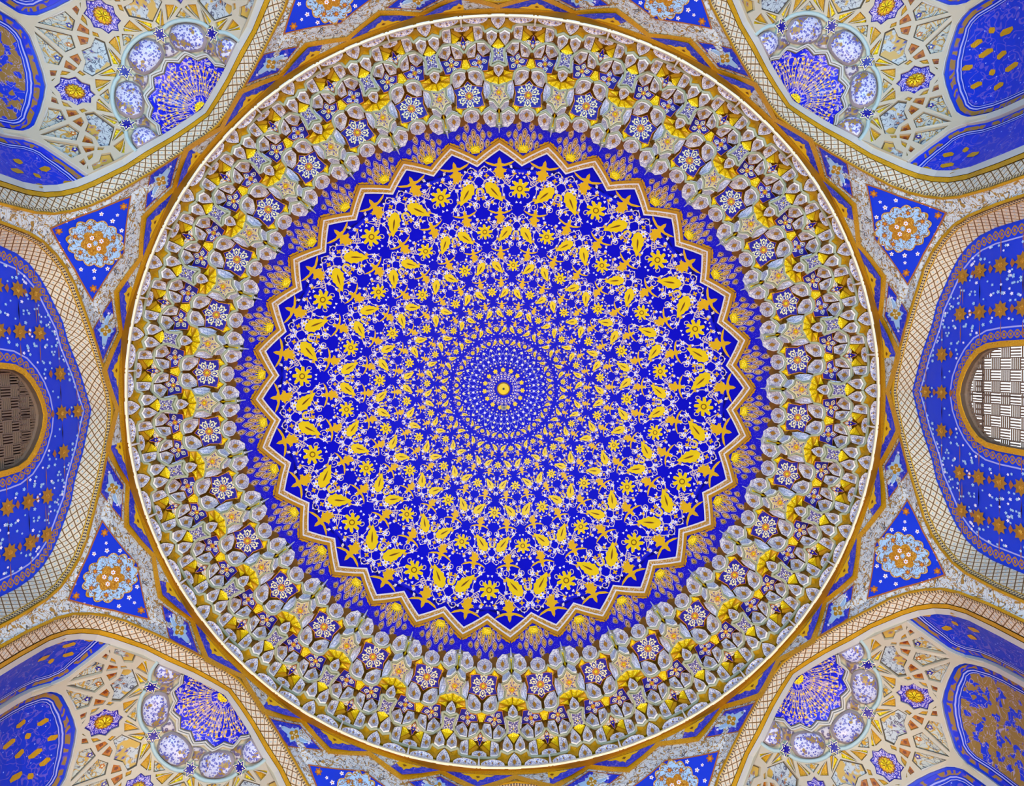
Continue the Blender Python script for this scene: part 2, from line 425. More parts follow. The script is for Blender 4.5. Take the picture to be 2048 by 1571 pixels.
b.plate([domeP(k * 10, 18.5 if k % 2 else 16.5) for k in range(36)], 'dome_blue', .009)
inst('boss_ground', b.build('boss_ground'), ceiling)
b = MB()
rim = [domeP(k * 15, 14) for k in range(24)]; r2 = [domeP(k * 15, 11) for k in range(24)]
cen = domeP(0, 0.01)
for i in range(24):
    j = (i + 1) % 24; dz = Vector((0, 0, -.05)); 
    b.face([rim[i], rim[j], r2[j] + dz, r2[i] + dz], 'gold_dark'); b.face([r2[i] + dz, r2[j] + dz, cen + dz * 1.5], 'gold_paint')
b.plate([domeP(k * 45, 2.3) + Vector((0, 0, -.085)) for k in range(8)], 'black', 0.0)
inst('gold_boss', b.build('gold_boss'), ceiling)

# starburst border of 32 points
t1 = thing('trim_1', 'white and gold zigzag starburst border around the blue dome painting', 'border', 'structure')
def zig(tip, val, sub=3):
    o = []
    for k in range(32):
        for i in range(sub): o.append(domeP(k * 11.25 + 5.625 * i / sub, lerp(tip, val, i / sub)))
        for i in range(sub): o.append(domeP(k * 11.25 + 5.625 + 5.625 * i / sub, lerp(val, tip, i / sub)))
    return o
for nm, (a0, a1), (b0, b1), m, off, th in (('gold_edge', (503, 470), (495.5, 462.5), 'edge_gold', .05, .06), ('white_fillet', (495.5, 462.5), (492, 459), 'white_line', .056, .02),
                                   ('ornament_band', (492, 459), (484, 452), 'band_gold', .045, .02), ('white_fillet', (484, 452), (480.5, 448.5), 'white_line', .052, .06)):
    b = MB(); b.strip(zig(a0, a1), zig(b0, b1), m, off, th, True); inst(nm, b.build(nm), t1)

# ------------------------------------------------------------------ muqarnas: one wedge of 11.25 degrees read at the top of the ring
LV = [9.30, 9.62, 9.95, 10.27, 10.60, 10.95, 11.28]
def lev(l):
    i = min(int(l), 5); return lerp(LV[i], LV[i + 1], l - i)
def wv(x, y, l):
    """wedge vertex -> (angle from the shield axis, radius, height)"""
    h = lev(l); d = ray(900 + x / 9.24 + 8.8, y / 9.24 + 0.5); P = Vector((OX, OY, 0)) + d * h
    return (math.atan2(P.x, P.y) * R2D, math.hypot(P.x, P.y), h)
def half(pts, axis):
    """pts run from axis to axis on one side: close them by mirroring"""
    w = [list(wv(*p)) for p in pts]
    if axis == 'A':
        for p in w: p[0] = max(0.0, p[0])
        w[0][0] = w[-1][0] = 0.0
        return w + [[-p[0], p[1], p[2]] for p in w[-2:0:-1]]
    for p in w: p[0] = min(5.625, p[0])
    w[0][0] = w[-1][0] = 5.625
    return w + [[11.25 - p[0], p[1], p[2]] for p in w[-2:0:-1]]
def full(pts): return [list(wv(*p)) for p in pts]
Y2 = 1109
def c2(pts): return [(x, y + Y2, l) for x, y, l in pts]
PIECES = []    # (tier, name, polygon(angle,R,h), style, mirrored too)
def add(tier, name, poly, style, mir=False): PIECES.append((tier, name, poly, style, mir))
add(0, 'shield_niche', half([(810, 268, 0), (930, 268, 0), (935, 345, .35), (900, 410, .6), (860, 460, .85), (812, 508, 1)], 'A'), 'cell')
add(0, 'lunette_niche', full([(1000, 275, 0), (1455, 290, 0), (1450, 345, .3), (1390, 378, .45), (1290, 402, .55), (1200, 407, .55), (1080, 382, .45), (1008, 335, .25)]), 'cell3', True)
add(0, 'white_rod', half([(1478, 295, 0), (1482, 296, 0), (1480, 440, .8), (1478, 440, .8)], 'B'), 'rod')
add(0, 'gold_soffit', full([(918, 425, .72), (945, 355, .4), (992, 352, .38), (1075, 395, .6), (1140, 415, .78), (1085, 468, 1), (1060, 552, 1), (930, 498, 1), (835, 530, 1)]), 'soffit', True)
add(1, 'shield_niche', full([(835, 600, 1), (930, 545, 1), (1025, 600, 1), (1020, 680, 1.35), (990, 740, 1.65), (935, 810, 2), (880, 735, 1.65), (835, 660, 1.3)]), 'cell', True)
add(1, 'gold_kite', half([(815, 690, 1.5), (925, 828, 2), (815, 908, 2)], 'A'), 'gold')
add(1, 'side_niche', full([(1105, 490, 1), (1150, 466, 1), (1262, 466, 1), (1250, 590, 1.5), (1228, 725, 2), (1150, 690, 1.8), (1097, 665, 1.7), (1092, 560, 1.2)]), 'cell', True)
add(1, 'lunette_niche', half([(1475, 452, 1), (1340, 450, 1), (1345, 500, 1.2), (1400, 535, 1.4), (1475, 548, 1.45)], 'B'), 'cell')
add(1, 'gold_facet', full([(1272, 548, 1.4), (1400, 662, 1.8), (1315, 735, 2), (1243, 738, 2)]), 'gold', True)
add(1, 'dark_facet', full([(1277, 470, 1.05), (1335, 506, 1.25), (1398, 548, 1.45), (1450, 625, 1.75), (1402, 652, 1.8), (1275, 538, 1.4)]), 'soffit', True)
add(1, 'four_point_star', half([(1453, 640, 1.8), (1415, 735, 2), (1310, 765, 2), (1400, 800, 2), (1437, 908, 2)], 'B'), 'star4')
add(2, 'niche', full([(955, 885, 2), (1050, 778, 2), (1190, 773, 2), (1183, 890, 2.5), (1135, 955, 2.75), (1082, 1003, 3), (958, 922, 2.4)]), 'cell', True)
add(2, 'narrow_niche', full([(1232, 782, 2), (1360, 870, 2), (1400, 965, 2.3), (1375, 1035, 2.9), (1252, 1022, 2.95), (1232, 900, 2.5)]), 'cell', True)
add(2, 'navy_star', full([(1185, 955, 3), (1238, 1068, 3), (1370, 1092, 3), (1318, 1215, 3), (1200, 1225, 3), (1110, 1308, 3), (1008, 1298, 3), (985, 1160, 3), (948, 1022, 3), (1085, 1035, 3)]), 'star', True)
add(2, 'gold_wedge', half([(1402, 1085, 2.9), (1388, 1085, 2.9), (1325, 1235, 3), (1400, 1278, 3)], 'B'), 'gold')
add(2, 'grey_star', half([(815, 912, 2.05), (880, 885, 2.05), (928, 892, 2.05), (908, 990, 2.05), (932, 1170, 2.05), (815, 1130, 2.05)], 'A'), 'greystar')
add(2, 'sliver_niche', full([(930, 1000, 2.15), (944, 960, 2.15), (972, 1165, 2.35), (942, 1188, 2.2)]), 'pale', True)
add(2, 'shield_niche', half([(815, 1178, 2.1), (905, 1215, 2.1), (908, 1270, 2.4), (870, 1340, 2.7), (812, 1395, 3)], 'A'), 'cell')
add(3, 'gold_facet', full(c2([(905, 165, 2.75), (990, 200, 2.95), (1090, 215, 3), (905, 262, 2.98)])), 'gold', True)
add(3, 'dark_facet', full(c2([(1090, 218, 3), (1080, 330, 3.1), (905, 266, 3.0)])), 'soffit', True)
add(3, 'gold_facet', full(c2([(1078, 334, 3.1), (950, 405, 3.3), (885, 280, 3.02)])), 'gold', True)
add(3, 'gold_facet', full(c2([(945, 408, 3.3), (822, 466, 3.38), (818, 300, 3.05), (880, 284, 3.02)])), 'gold', True)
add(3, 'round_niche', full(c2([(1102, 330, 3.3), (1122, 225, 3), (1190, 174, 3), (1290, 168, 3), (1368, 197, 3), (1362, 300, 3.5), (1300, 365, 3.8), (1215, 433, 4), (1117, 437, 3.95)])), 'cell', True)
add(3, 'large_navy_star', half(c2([(1373, 368, 4), (1290, 455, 4), (1092, 483, 4), (1128, 610, 4), (1090, 833, 4), (1215, 868, 4), (1335, 862, 4)]), 'B'), 'bigstar')
add(3, 'side_niche', full(c2([(978, 432, 3.42), (1062, 368, 3.35), (1080, 440, 3.6), (1083, 600, 3.9), (1052, 705, 4), (1018, 690, 3.6), (958, 562, 3.45)])), 'pale', True)
add(3, 'low_niche', full(c2([(845, 865, 3.55), (925, 755, 3.5), (1003, 740, 3.5), (985, 830, 4), (900, 895, 4.1), (850, 900, 4.1)])), 'pale', True)
add(3, 'cream_star', half(c2([(820, 472, 3.4), (948, 424, 3.4), (930, 560, 3.4), (1015, 702, 3.4), (910, 737, 3.4), (830, 862, 3.4)]), 'A'), 'creamstar')
add(3, 'gold_tongue', full(c2([(1090, 775, 4), (1198, 880, 4), (1160, 968, 4.05), (1068, 850, 4)])), 'gold', True)
add(4, 'niche', full(c2([(878, 985, 4), (1000, 908, 4), (1110, 975, 4), (1118, 1040, 4.3), (1080, 1130, 4.7), (985, 1218, 5), (893, 1200, 4.9), (868, 1100, 4.5)])), 'cell', True)
add(4, 'round_niche', half(c2([(1335, 892, 4), (1250, 906, 4), (1197, 980, 4.1), (1193, 1050, 4.5), (1240, 1100, 4.8), (1312, 1133, 5)]), 'B'), 'cell')
add(4, 'gold_pendant', half(c2([(815, 893, 4.05), (838, 905, 4.05), (845, 985, 4.2), (856, 1142, 4.6), (815, 1142, 4.6)]), 'A'), 'gold')
add(4, 'white_drop', half(c2([(812, 1188, 4.65), (848, 1188, 4.65), (836, 1300, 5.3), (814, 1412, 5.8)]), 'A'), 'pale')

def P3(p): return pol(p[0], p[1], p[2])
def slab(b, poly, border_m, inner_m, thick, depth, bw, bk=.065):
    P = [P3(p) for p in poly]; n = len(P); c = sum(P, Vector()) / n
    N = Vector()
    for i in range(n): N += (P[i] - c).cross(P[(i + 1) % n] - c)
    N.normalize()
    if N.dot(inw(c)) < 0: N = -N
    back = [p - N * (.015 if min(q[2] for q in poly) < 9.45 else bk) for p in P]; front = [p + N * thick for p in P]
    ins = []
    for p in P:
        d = (p - c).length; ins.append(lerp(p, c, min(.45, bw / max(d, 1e-4))) + N * thick)
    for i in range(n):
        j = (i + 1) % n
        b.face([back[i], back[j], front[j], front[i]], border_m)
        b.face([front[i], front[j], ins[j], ins[i]], border_m)
    k0 = b.mi(inner_m); base = len(b.v)
    mid = [lerp(q, c + N * thick, .5) - N * depth * .75 for q in ins]
    b.v += ins + mid + [c + N * (thick - depth)]
    for i in range(n):
        j = (i + 1) % n
        b.f.append([base + i, base + j, base + n + j, base + n + i]); b.m.append(k0)
        b.f.append([base + n + i, base + n + j, base + 2 * n]); b.m.append(k0)
    return P, c, N
def frame2(c, N, axis):
    e1 = (axis - N * axis.dot(N)).normalized(); e2 = N.cross(e1); return e1, e2
def petal(b, c, N, d, a0, a1, w, m, off):
    e1, e2 = frame2(c, N, d); pts = []
    for t, ww in ((0, 0), (.3, .8), (.55, 1), (.8, .6), (1, 0), (.8, -.6), (.55, -1), (.3, -.8)):
        pts.append(c + e1 * lerp(a0, a1, t) + e2 * ww * w + N * off)
    b.face(pts, m)
def boss(b, c, N, r, m):
    e1, e2 = frame2(c, N, Vector((.3, .5, .1)) + N * .01)
    for ring in range(3):
        a0, a1 = ring * 30 * D2R, (ring + 1) * 30 * D2R
        for k in range(8):
            q = []
            for a, kk in ((a0, k), (a0, k + 1), (a1, k + 1), (a1, k)):
                q.append(c + (e1 * math.cos(kk * math.pi / 4) + e2 * math.sin(kk * math.pi / 4)) * r * math.cos(a) + N * r * .7 * math.sin(a))
            b.face(q if ring < 2 else q[:3], m)
SPADE = [(0, -1), (.25, -.6), (.62, -.15), (.6, .25), (.3, .65), (.08, .85), (.08, 1.35), (-.08, 1.35), (-.08, .85), (-.3, .65), (-.6, .25), (-.62, -.15), (-.25, -.6)]
def spade(b, c, N, axis, r, off):
    e1, e2 = frame2(c, N, axis)
    b.face([c + e1 * (-y) * r + e2 * x * r * .62 + N * off for x, y in [(x, -y) for x, y in SPADE]], 'spade_gold')
def make_piece(name, poly, style, variant=0):
    b = MB()
    sub = None
    if style in ('cell', 'cell3', 'pale'):
        size = math.sqrt(max(1e-4, sum((P3(p) - P3(poly[0])).length for p in poly) / len(poly)))
        P, c, N = slab(b, poly, 'cell_border', 'cell_print' if style != 'pale' else 'cell_print_pale', .016, .035 if style != 'pale' else .012, .012 if style != 'pale' else .008)
        hs = [p[2] for p in poly]; lo = [P[i] for i in range(len(P)) if hs[i] < min(hs) + .06]
        base = sum(lo, Vector()) / len(lo); ax = c - base
        rr = min((p - c).length for p in P)
        if style == 'cell': spade(b, c - ax.normalized() * rr * .32, N, ax, min(.075, rr * .85), .014)
        if style == 'cell3':
            wdir = (P[1] - P[0]).normalized()
            for k in (-1, 0, 1): spade(b, c + wdir * k * .088 - ax.normalized() * (.004 if k else -.006), N, ax, .028, .008)
    elif style == 'rod':
        slab(b, poly, 'white_line', 'white_line', .03, 0, .003)
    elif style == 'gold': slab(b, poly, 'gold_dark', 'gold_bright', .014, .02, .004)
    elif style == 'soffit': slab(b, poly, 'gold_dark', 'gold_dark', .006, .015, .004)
    elif style == 'greystar':
        P, c, N = slab(b, poly, 'sage', 'grey_star', .03, .0, .012)
        for k in range(4):
            d = Matrix.Rotation(k * math.pi / 2 + .78, 3, N) @ frame2(c, N, Vector((c.x, c.y, 0)))[0]
            petal(b, c, N, d, .012, .06, .014, 'navy', .034); petal(b, c, N, d, .02, .05, .008, 'cream', .037)
        sub = (c + N * .036, N, .012)
    elif style in ('star', 'bigstar', 'star4', 'creamstar'):
        big = style == 'bigstar'
        P, c, N = slab(b, poly, 'orange' if style != 'creamstar' else 'star_rim', {'creamstar': 'cream_star'}.get(style, 'navy'), .012 if style != 'creamstar' else .05, 0, .008 if style != 'creamstar' else .016)
        top = .014 if style != 'creamstar' else .053
        n = len(P); ds = [(p - c).length for p in P]
        if style == 'star': c2_ = sum((P[i] for i in (0, 2, 3, 5, 6, 8)), Vector()) / 6
        else: c2_ = c
        tips = [i for i in range(n) if ds[i] >= ds[i - 1] and ds[i] >= ds[(i + 1) % n]]
        if big:
            t0 = (P[0] - c).normalized()
            dirs = [(Matrix.Rotation(k * math.pi / 3, 3, N) @ t0, .19 if k else .2) for k in range(6)]
        elif style == 'star':
            t0 = (P[0] - c2_).normalized()
            dirs = [(Matrix.Rotation(k * math.pi / (2.5 if variant == 0 else 2), 3, N) @ t0, .125) for k in range(5 if variant == 0 else 4)]
        else: dirs = [((P[i] - c).normalized(), ds[i]) for i in tips]
        if style != 'creamstar':
            w = {'bigstar': .047, 'star': .031, 'star4': .02}[style]
            for d, L in dirs:
                petal(b, c2_, N, d, L * .24, L * .92, w, 'cream', top + .003); petal(b, c2_, N, d, L * .34, L * .82, w * .62, 'navy', top + .006); petal(b, c2_, N, d, L * .42, L * .7, w * .32, 'cream', top + .009)
            if big:
                for k in range(6):
                    d = Matrix.Rotation((k + .5) * math.pi / 3, 3, N) @ t0
                    petal(b, c, N, d, .05, .125, .018, 'lilac_line', top + .003); petal(b, c, N, d, .06, .11, .010, 'navy', top + .006)
                    for sg in (-1, 1):
                        d2 = Matrix.Rotation((k + .5 + sg * .23) * math.pi / 3, 3, N) @ t0
                        petal(b, c, N, d2, .125, .175, .013, 'cream', top + .003)
            if big or style == 'star':
                R = .052 if big else .032
                for k in range(12): petal(b, c2_, N, Matrix.Rotation(k * math.pi / 6, 3, N) @ t0, R * .5, R * 1.25, R * .18, 'orange', top + .010)
            if style == 'star' and variant == 1:
                for k in range(8): petal(b, c2_, N, Matrix.Rotation(k * math.pi / 4 + .3, 3, N) @ t0, .045, .085, .011, 'lilac_line', top + .004)
        else:
            for k in range(10): petal(b, c, N, Matrix.Rotation(k * math.pi / 5, 3, N) @ (P[0] - c).normalized(), .02, .05, .008, 'orange', top + .003)
        sub = (c2_ + N * (top + .008), N, {'bigstar': .03, 'star': .018, 'star4': .010, 'creamstar': .026}[style])
    me = b.build(name)
    bm_ = None
    if sub:
        bb = MB(); boss(bb, sub[0], sub[1], sub[2], 'gold_bright'); bm_ = bb.build('boss', True)
    return me, bm_

TIERS = [thing('muqarnas_tier', l, 'muqarnas', 'thing') for l in (
    'outermost muqarnas tier, white shield and lunette niches just inside the white rim ring',
    'second muqarnas tier, paired white shields with gold kites and four-point stars',
    'middle muqarnas tier with small navy flower stars and grey four-point stars',
    'widest muqarnas tier of large navy flower stars alternating with raised cream stars',
    'innermost muqarnas tier, white niches and gold pendants around the blue peacock-eye panels')]
for t, name, poly, style, mir in PIECES:
    variants = [(poly, 0)]
    if mir: variants.append(([[-p[0], p[1], p[2]] for p in poly], 1))
    for pl, vr in variants:
        me, bm_ = make_piece(name, pl, style, vr)
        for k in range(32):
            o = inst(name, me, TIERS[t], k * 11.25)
            if bm_: 
                s_ = bpy.data.objects.new('boss', bm_); COL.objects.link(s_); s_.parent = o

# ground behind the pieces: triangulated through all their corners, so it steps with the tiers
pts = {}
def gp(a, R, h):
    key = (round(a, 3), round(F * R / h, 1)); pts.setdefault(key, (a, R, h))
for t, name, poly, style, mir in PIECES:
    if style in ('rod',) or name == 'white_drop': continue
    for p in poly:
        for a in ((p[0], -p[0], 11.25 - p[0], p[0] - 11.25)):
            if -.001 <= a <= 5.626: gp(a, p[1], p[2])
ridges = {
    1: [[(810, 575, 1), (870, 548, 1), (930, 508, 1), (1000, 545, 1), (1055, 575, 1), (1075, 545, 1), (1092, 475, 1), (1140, 440, 1), (1270, 440, 1), (1475, 445, 1)]],
    2: [[(940, 888, 2), (1000, 815, 2), (1060, 748, 2), (1220, 752, 2), (1300, 800, 2), (1375, 855, 2), (1432, 962, 2.05)],
        [(936, 880, 2.02), (916, 990, 2.05), (940, 1100, 2.05), (972, 1195, 2.08), (935, 1205, 2.08), (815, 1148, 2.08)]],
    3: [[(x, y + Y2, l) for x, y, l in [(1395, 188, 3), (1350, 160, 3), (1270, 140, 3), (1170, 158, 3), (1112, 220, 3), (1092, 335, 3.1), (1070, 352, 3.2), (968, 418, 3.38), (945, 555, 3.42)]]],
    4: [[(x, y + Y2, l) for x, y, l in [(815, 1165, 4.62), (872, 1162, 4.6), (860, 1080, 4.4), (858, 985, 4.1), (930, 930, 4), (1000, 883, 4), (1080, 930, 4), (1160, 990, 4.05), (1185, 945, 4), (1220, 903, 4), (1335, 868, 4)]]],
}
for i in range(12): gp(5.625 * i / 11, 5.03, 9.28)
vs = list(pts.values())
u2 = [Vector((p[0] * .12, F * p[1] / p[2] * .01)) for p in vs]
ov, oe, of, o1, o2, o3 = delaunay_2d_cdt(u2, [], [], 0, 1e-5)
GR = [MB() for _ in range(5)]; gv = [vs[o[0]] for o in o1]
for fc in of:
    P = [P3(gv[i]) for i in fc]; Q = [pol(-gv[i][0], gv[i][1], gv[i][2]) for i in fc]
    big = max((P[i] - P[i - 1]).length for i in range(3))
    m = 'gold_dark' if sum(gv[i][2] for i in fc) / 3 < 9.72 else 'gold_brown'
    P = [p - inw(p) * .06 for p in P]; Q = [p - inw(p) * .06 for p in Q]
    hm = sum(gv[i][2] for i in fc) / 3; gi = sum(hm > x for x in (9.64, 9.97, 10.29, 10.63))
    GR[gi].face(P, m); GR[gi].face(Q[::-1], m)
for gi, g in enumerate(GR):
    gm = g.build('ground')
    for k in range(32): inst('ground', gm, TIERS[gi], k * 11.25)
for t, lines in ridges.items():
    b = MB()
    for ln in lines:
        w = full(ln)
        for sg in (1, -1):
            pp = []
            for i, p in enumerate(w):
                a = min(5.625, max(0, p[0]))
                pp.append(pol(sg * a, p[1], p[2]))
            b.tube(pp, .021, 'sage', False, .012, 6)
    rm = b.build('ridge', True)
    for k in range(32): inst('ridge', rm, TIERS[t], k * 11.25)
# raised cream edging of the cream stars
b = MB()
w = half(c2([(820, 472, 3.35), (955, 420, 3.35), (940, 560, 3.35), (1026, 708, 3.35), (917, 745, 3.35), (830, 875, 3.35)]), 'A')
b.tube([P3(p) for p in w], .014, 'sage', True, .04)
em = b.build('star_edging', True)
for k in range(32): inst('star_edging', em, TIERS[3], k * 11.25)

# peacock-eye panels between the innermost niches and the starburst
eye_out = [(5.625, ) + tuple(wv(1312, 1135 + Y2, 5)[1:])]
for x, y, l in [(1240, 1104, 5), (1180, 1092, 4.95), (1130, 1112, 5), (1000, 1226, 5), (890, 1232, 5.05), (835, 1250, 5.1)]: eye_out.append(wv(x, y + Y2, l))
eye_out.append((0.0, ) + tuple(wv(812, 1260 + Y2, 5.15)[1:]))
def eye_surf(a, t):
    """a 0..11.25 across the panel, t 0 at the niches .. 1 at the starburst"""
    aa = min(a, 11.25 - a); tab = sorted([(p[0], p) for p in eye_out], key=lambda z: z[0])
    Ro = interp(aa, [(x, p[1]) for x, p in tab]); ho = interp(aa, [(x, p[2]) for x, p in tab])
    q = lerp(503, 470, aa / 5.625); R = dome_R(q); h = dome_h(R)
    bulge = .05 * math.sin(math.pi * min(1, max(0, t))) * (aa / 5.625)
    return pol(a, lerp(Ro, R, t) + bulge, lerp(ho, h, t) + bulge)
b = MB(); na, nt_ = 16, 6
base = len(b.v)
for i in range(na + 1):
    for j in range(nt_ + 1): b.v.append(eye_surf(11.25 * i / na, j / nt_))
for i in range(na):
    for j in range(nt_):
        o_ = i * (nt_ + 1) + j; b.f.append([o_, o_ + 1, o_ + nt_ + 2, o_ + nt_ + 1]); b.m.append(b.mi('eye_blue'))
em = b.build('peacock_panel', True)
eyes = [(0, .40), (1.35, .2), (-1.35, .2), (2.05, .52), (-2.05, .52), (.8, .62), (-.8, .62), (3.5, .45), (-3.5, .45), (1.6, .82), (-1.6, .82), (2.9, .86), (-2.9, .86)]
b = MB()
for da, t in eyes:
    for sc_, m, off in ((1.32, 'vine', .010), (1.16, 'navy', .014), (.95, 'band_gold', .018), (.26, 'black', .022)):
        pp = []
        for k in range(10):
            x, y = .46 * sc_ * math.sin(k * math.pi / 5), .125 * sc_ * math.cos(k * math.pi / 5) * (1.15 if k == 0 or k == 5 else .95)
            pp.append(eye_surf(5.625 + da + x, t + y))
        b.plate(pp, m, off)
eyem = b.build('eye_ornament')
b = MB()
fan = []
for k in range(13):
    x = (k - 6) / 6; rad = (.24 if k % 2 else .38) * (1 if abs(x) < .9 else .8)
    fan.append(eye_surf(5.625 + (1.15 if k % 2 else 1.45) * math.sin(x * 1.3), 1.0 - rad * math.cos(x * 1.15)))
fan += [eye_surf(5.625 + .9, .985), eye_surf(5.625 - .9, .985)]
b.plate(fan, 'gold_bright', .028, .02)
fanm = b.build('gold_fan')
crest = []
for sg in (1, -1):
    b = MB()
    pts_ = [eye_surf(5.625 + sg * x, t) for x, t in ((5.5, .80), (4.9, .84), (4.6, .80), (4.2, .88), (3.8, .85), (3.4, .93), (3.9, .98), (5.5, .97))]
    b.plate(pts_, 'edge_gold', .022, .015); crest.append(('gold_cresting', b.build('gold_cresting')))
for k in range(32):
    o = inst('peacock_panel', em, TIERS[4], k * 11.25)
    for nm, me in (('eye_ornament', eyem), ('gold_fan', fanm), *crest):
        s_ = bpy.data.objects.new(nm, me); COL.objects.link(s_); s_.parent = o

# ------------------------------------------------------------------ rim ring and drum
t2 = thing('trim_2', 'thin white rim ring with gold band encircling the whole muqarnas', 'rim', 'structure')
b = MB(); N = 96
def circ(R, h): return [pol(k * 360 / N, R, h) for k in range(N)]
A_, B_, C_, D_, E_ = circ(4.985, 9.31), circ(4.982, 9.275), circ(5.005, 9.27), circ(5.02, 9.31), circ(5.3, 9.38)
for i in range(N):
    j = (i + 1) % N
    for p, q in ((A_, B_), (B_, C_), (C_, D_)): b.face([p[i], p[j], q[j], q[i]], 'white_rim')
    b.face([D_[i], D_[j], E_[j], E_[i]], 'gold_brown')
inst('white_ring', b.build('white_ring', True), t2)

APW = 5.06
TS = [(6.0, 2.096), (6.5, 2.096), (7.6, 2.0), (8.0, 1.86), (8.36, 1.58), (8.8, 1.2), (9.3, 1.0065), (9.6, 1.0065)]
def drumR(a, h):
    """a: degrees from any multiple of 45 (wall axis)"""
    d = abs((a + 22.5) % 45 - 22.5)
    return min(APW / math.cos(d * D2R), (4.6748 + .38268 * interp(h, TS)) / math.cos((22.5 - d) * D2R))
def drumP(a, q):
    lo, hi = 4.0, 10.5
    for _ in range(36):
        m = (lo + hi) / 2
        if F * drumR(a, m) / m > q: lo = m
        else: hi = m
    h = (lo + hi) / 2
    return pol(a, drumR(a, h), h)
AF = [(0, 9.05), (.25, 9.0), (.45, 8.93), (.8, 8.77), (1.19, 8.555), (1.5, 8.37), (1.68, 8.21), (1.8, 8.04), (1.9, 7.84), (1.955, 7.6), (1.985, 7.15), (1.99, 5.5)]
AB = [(0, 9.13), (.25, 9.03), (.52, 8.91), (.86, 8.71), (1.1, 8.62), (1.47, 8.34), (1.6, 8.22), (1.72, 8.05), (1.8, 7.85), (1.84, 7.6), (1.85, 7.15), (1.85, 5.5)]
def arch_t(h):
    if h >= AF[0][1]: return 0.0
    return interp(-h, [(-b_, a_) for a_, b_ in AF])
# drum ground, one eighth = half a wall axis to half a wall axis round a corner at 22.5 degrees (angles from a wall axis)
hs = [9.40, 9.3, 9.2, 9.1, 9.04, 9.0, 8.95, 8.88, 8.8, 8.7, 8.6, 8.5, 8.4, 8.3, 8.2, 8.1, 8.0, 7.9, 7.8, 7.65, 7.5, 7.3, 7.1, 6.8, 6.4, 5.5]
b = MB(); nc = 12; vi = []
for h in hs:
    row = []
    da = math.atan2(arch_t(h), APW) * R2D
    for i in range(nc + 1):
        a = lerp(da, 45 - da, i / nc); row.append(len(b.v)); b.v.append(pol(a, drumR(a, h), h))
    vi.append(row)
for r in range(len(hs) - 1):
    for i in range(nc):
        b.f.append([vi[r][i], vi[r][i + 1], vi[r + 1][i + 1], vi[r + 1][i]]); b.m.append(b.mi('ivory_scroll'))
pend_mesh = b.build('spandrel_ground')
t3 = thing('trim_3', 'gold zigzag band with small blue triangles circling outside the rim', 'band', 'structure')
b = MB()
b.strip([drumP(k * 2.8125, 757) for k in range(128)], [drumP(k * 2.8125, 768) for k in range(128)], 'edge_gold', .02, .03, True)
inst('gold_band', b.build('gold_band'), t3)
b = MB()
def zz(i, o):
    l = []
    for k in range(32):
        for j in range(4):
            l.append(drumP(k * 11.25 + 5.625 * j / 4, lerp(i, o, j / 4)))
        for j in range(4): l.append(drumP(k * 11.25 + 5.625 + 5.625 * j / 4, lerp(o, i, j / 4)))
    return l
b.strip(zz(767, 792), zz(776, 803), 'edge_gold', .034, .04, True)
inst('zigzag_band', b.build('zigzag_band'), t3)
b = MB(); tri = [drumP(x, 768.5) for x in (.3, 2, 4, 5.6, 7.2, 9.2, 10.95)] + [drumP(8.4, 780), drumP(5.625, 791.5), drumP(2.85, 780)]
b.plate(tri, 'wall_blue_fleck', .014, .02); trim_ = b.build('blue_triangle')
b = MB()
b.plate([drumP(5.625 + x, q) for x, q in ((-2.6, 769), (-2.0, 772), (-1.3, 772.5), (-.8, 778), (-.3, 779), (0, 783), (.3, 779), (.8, 778), (1.3, 772.5), (2.0, 772), (2.6, 769))], 'gold_tulip', .02, .006)
b.plate([drumP(5.625 + x, q) for x, q in ((-.35, 773), (0, 771.5), (.35, 773), (0, 776))], 'brown', .024)
fanm2 = b.build('gold_palmette')
for k in range(32):
    o = inst('blue_triangle', trim_, t3, -k * 11.25)
    s_ = bpy.data.objects.new('gold_palmette', fanm2); COL.objects.link(s_); s_.parent = o

# pendentives
def Sk(a0, q0):
    def S(x, y): q = q0 + y; return drumP(a0 + R2D * x / q, q)
    return S
def scallop(rx_, ry_, n, amp, m=6):
    o = []
    for k in range(n):
        for j in range(m):
            t = (k + j / m) * 2 * math.pi / n; r = 1 - amp + amp * 2 * abs(math.sin(math.pi * j / m))
            o.append((rx_ * r * math.sin(t), ry_ * r * math.cos(t)))
    return o
def densify(pts, n=4):
    o = []
    for i in range(len(pts)):
        a, c = pts[i], pts[(i + 1) % len(pts)]
        for j in range(n): o.append((lerp(a[0], c[0], j / n), lerp(a[1], c[1], j / n)))
    return o
KITE = [(22.5, 806), (30.1, 840), (26.6, 890), (22.5, 963), (18.4, 890), (14.9, 840)]
def fan_fill(b, outline, m, off, c):
    """surface-following fill of an outline given in (angle, q)"""
    rings = 5; n = len(outline)
    prev = [drumP(*p) for p in outline]
    for r in range(1, rings + 1):
        t = r / rings
        if r < rings: cur = [drumP(lerp(p[0], c[0], t), lerp(p[1], c[1], t)) for p in outline]
        else: cur = [drumP(*c)]
        for i in range(n):
            j = (i + 1) % n
            q = [prev[i], prev[j], cur[j], cur[i]] if r < rings else [prev[i], prev[j], cur[0]]
            b.face([p + inw(p) * off for p in q], m)
        prev = cur
kd = densify(KITE, 6)
cK = (22.5, 862)
b = MB(); fan_fill(b, kd, 'wall_blue', .016, cK)
kin = [(lerp(p[0], cK[0], .045), lerp(p[1], cK[1], .045)) for p in kd]
b.strip([drumP(*p) for p in kd], [drumP(*p) for p in kin], 'terracotta', .024, .03, True)
S = Sk(22.5, 870)
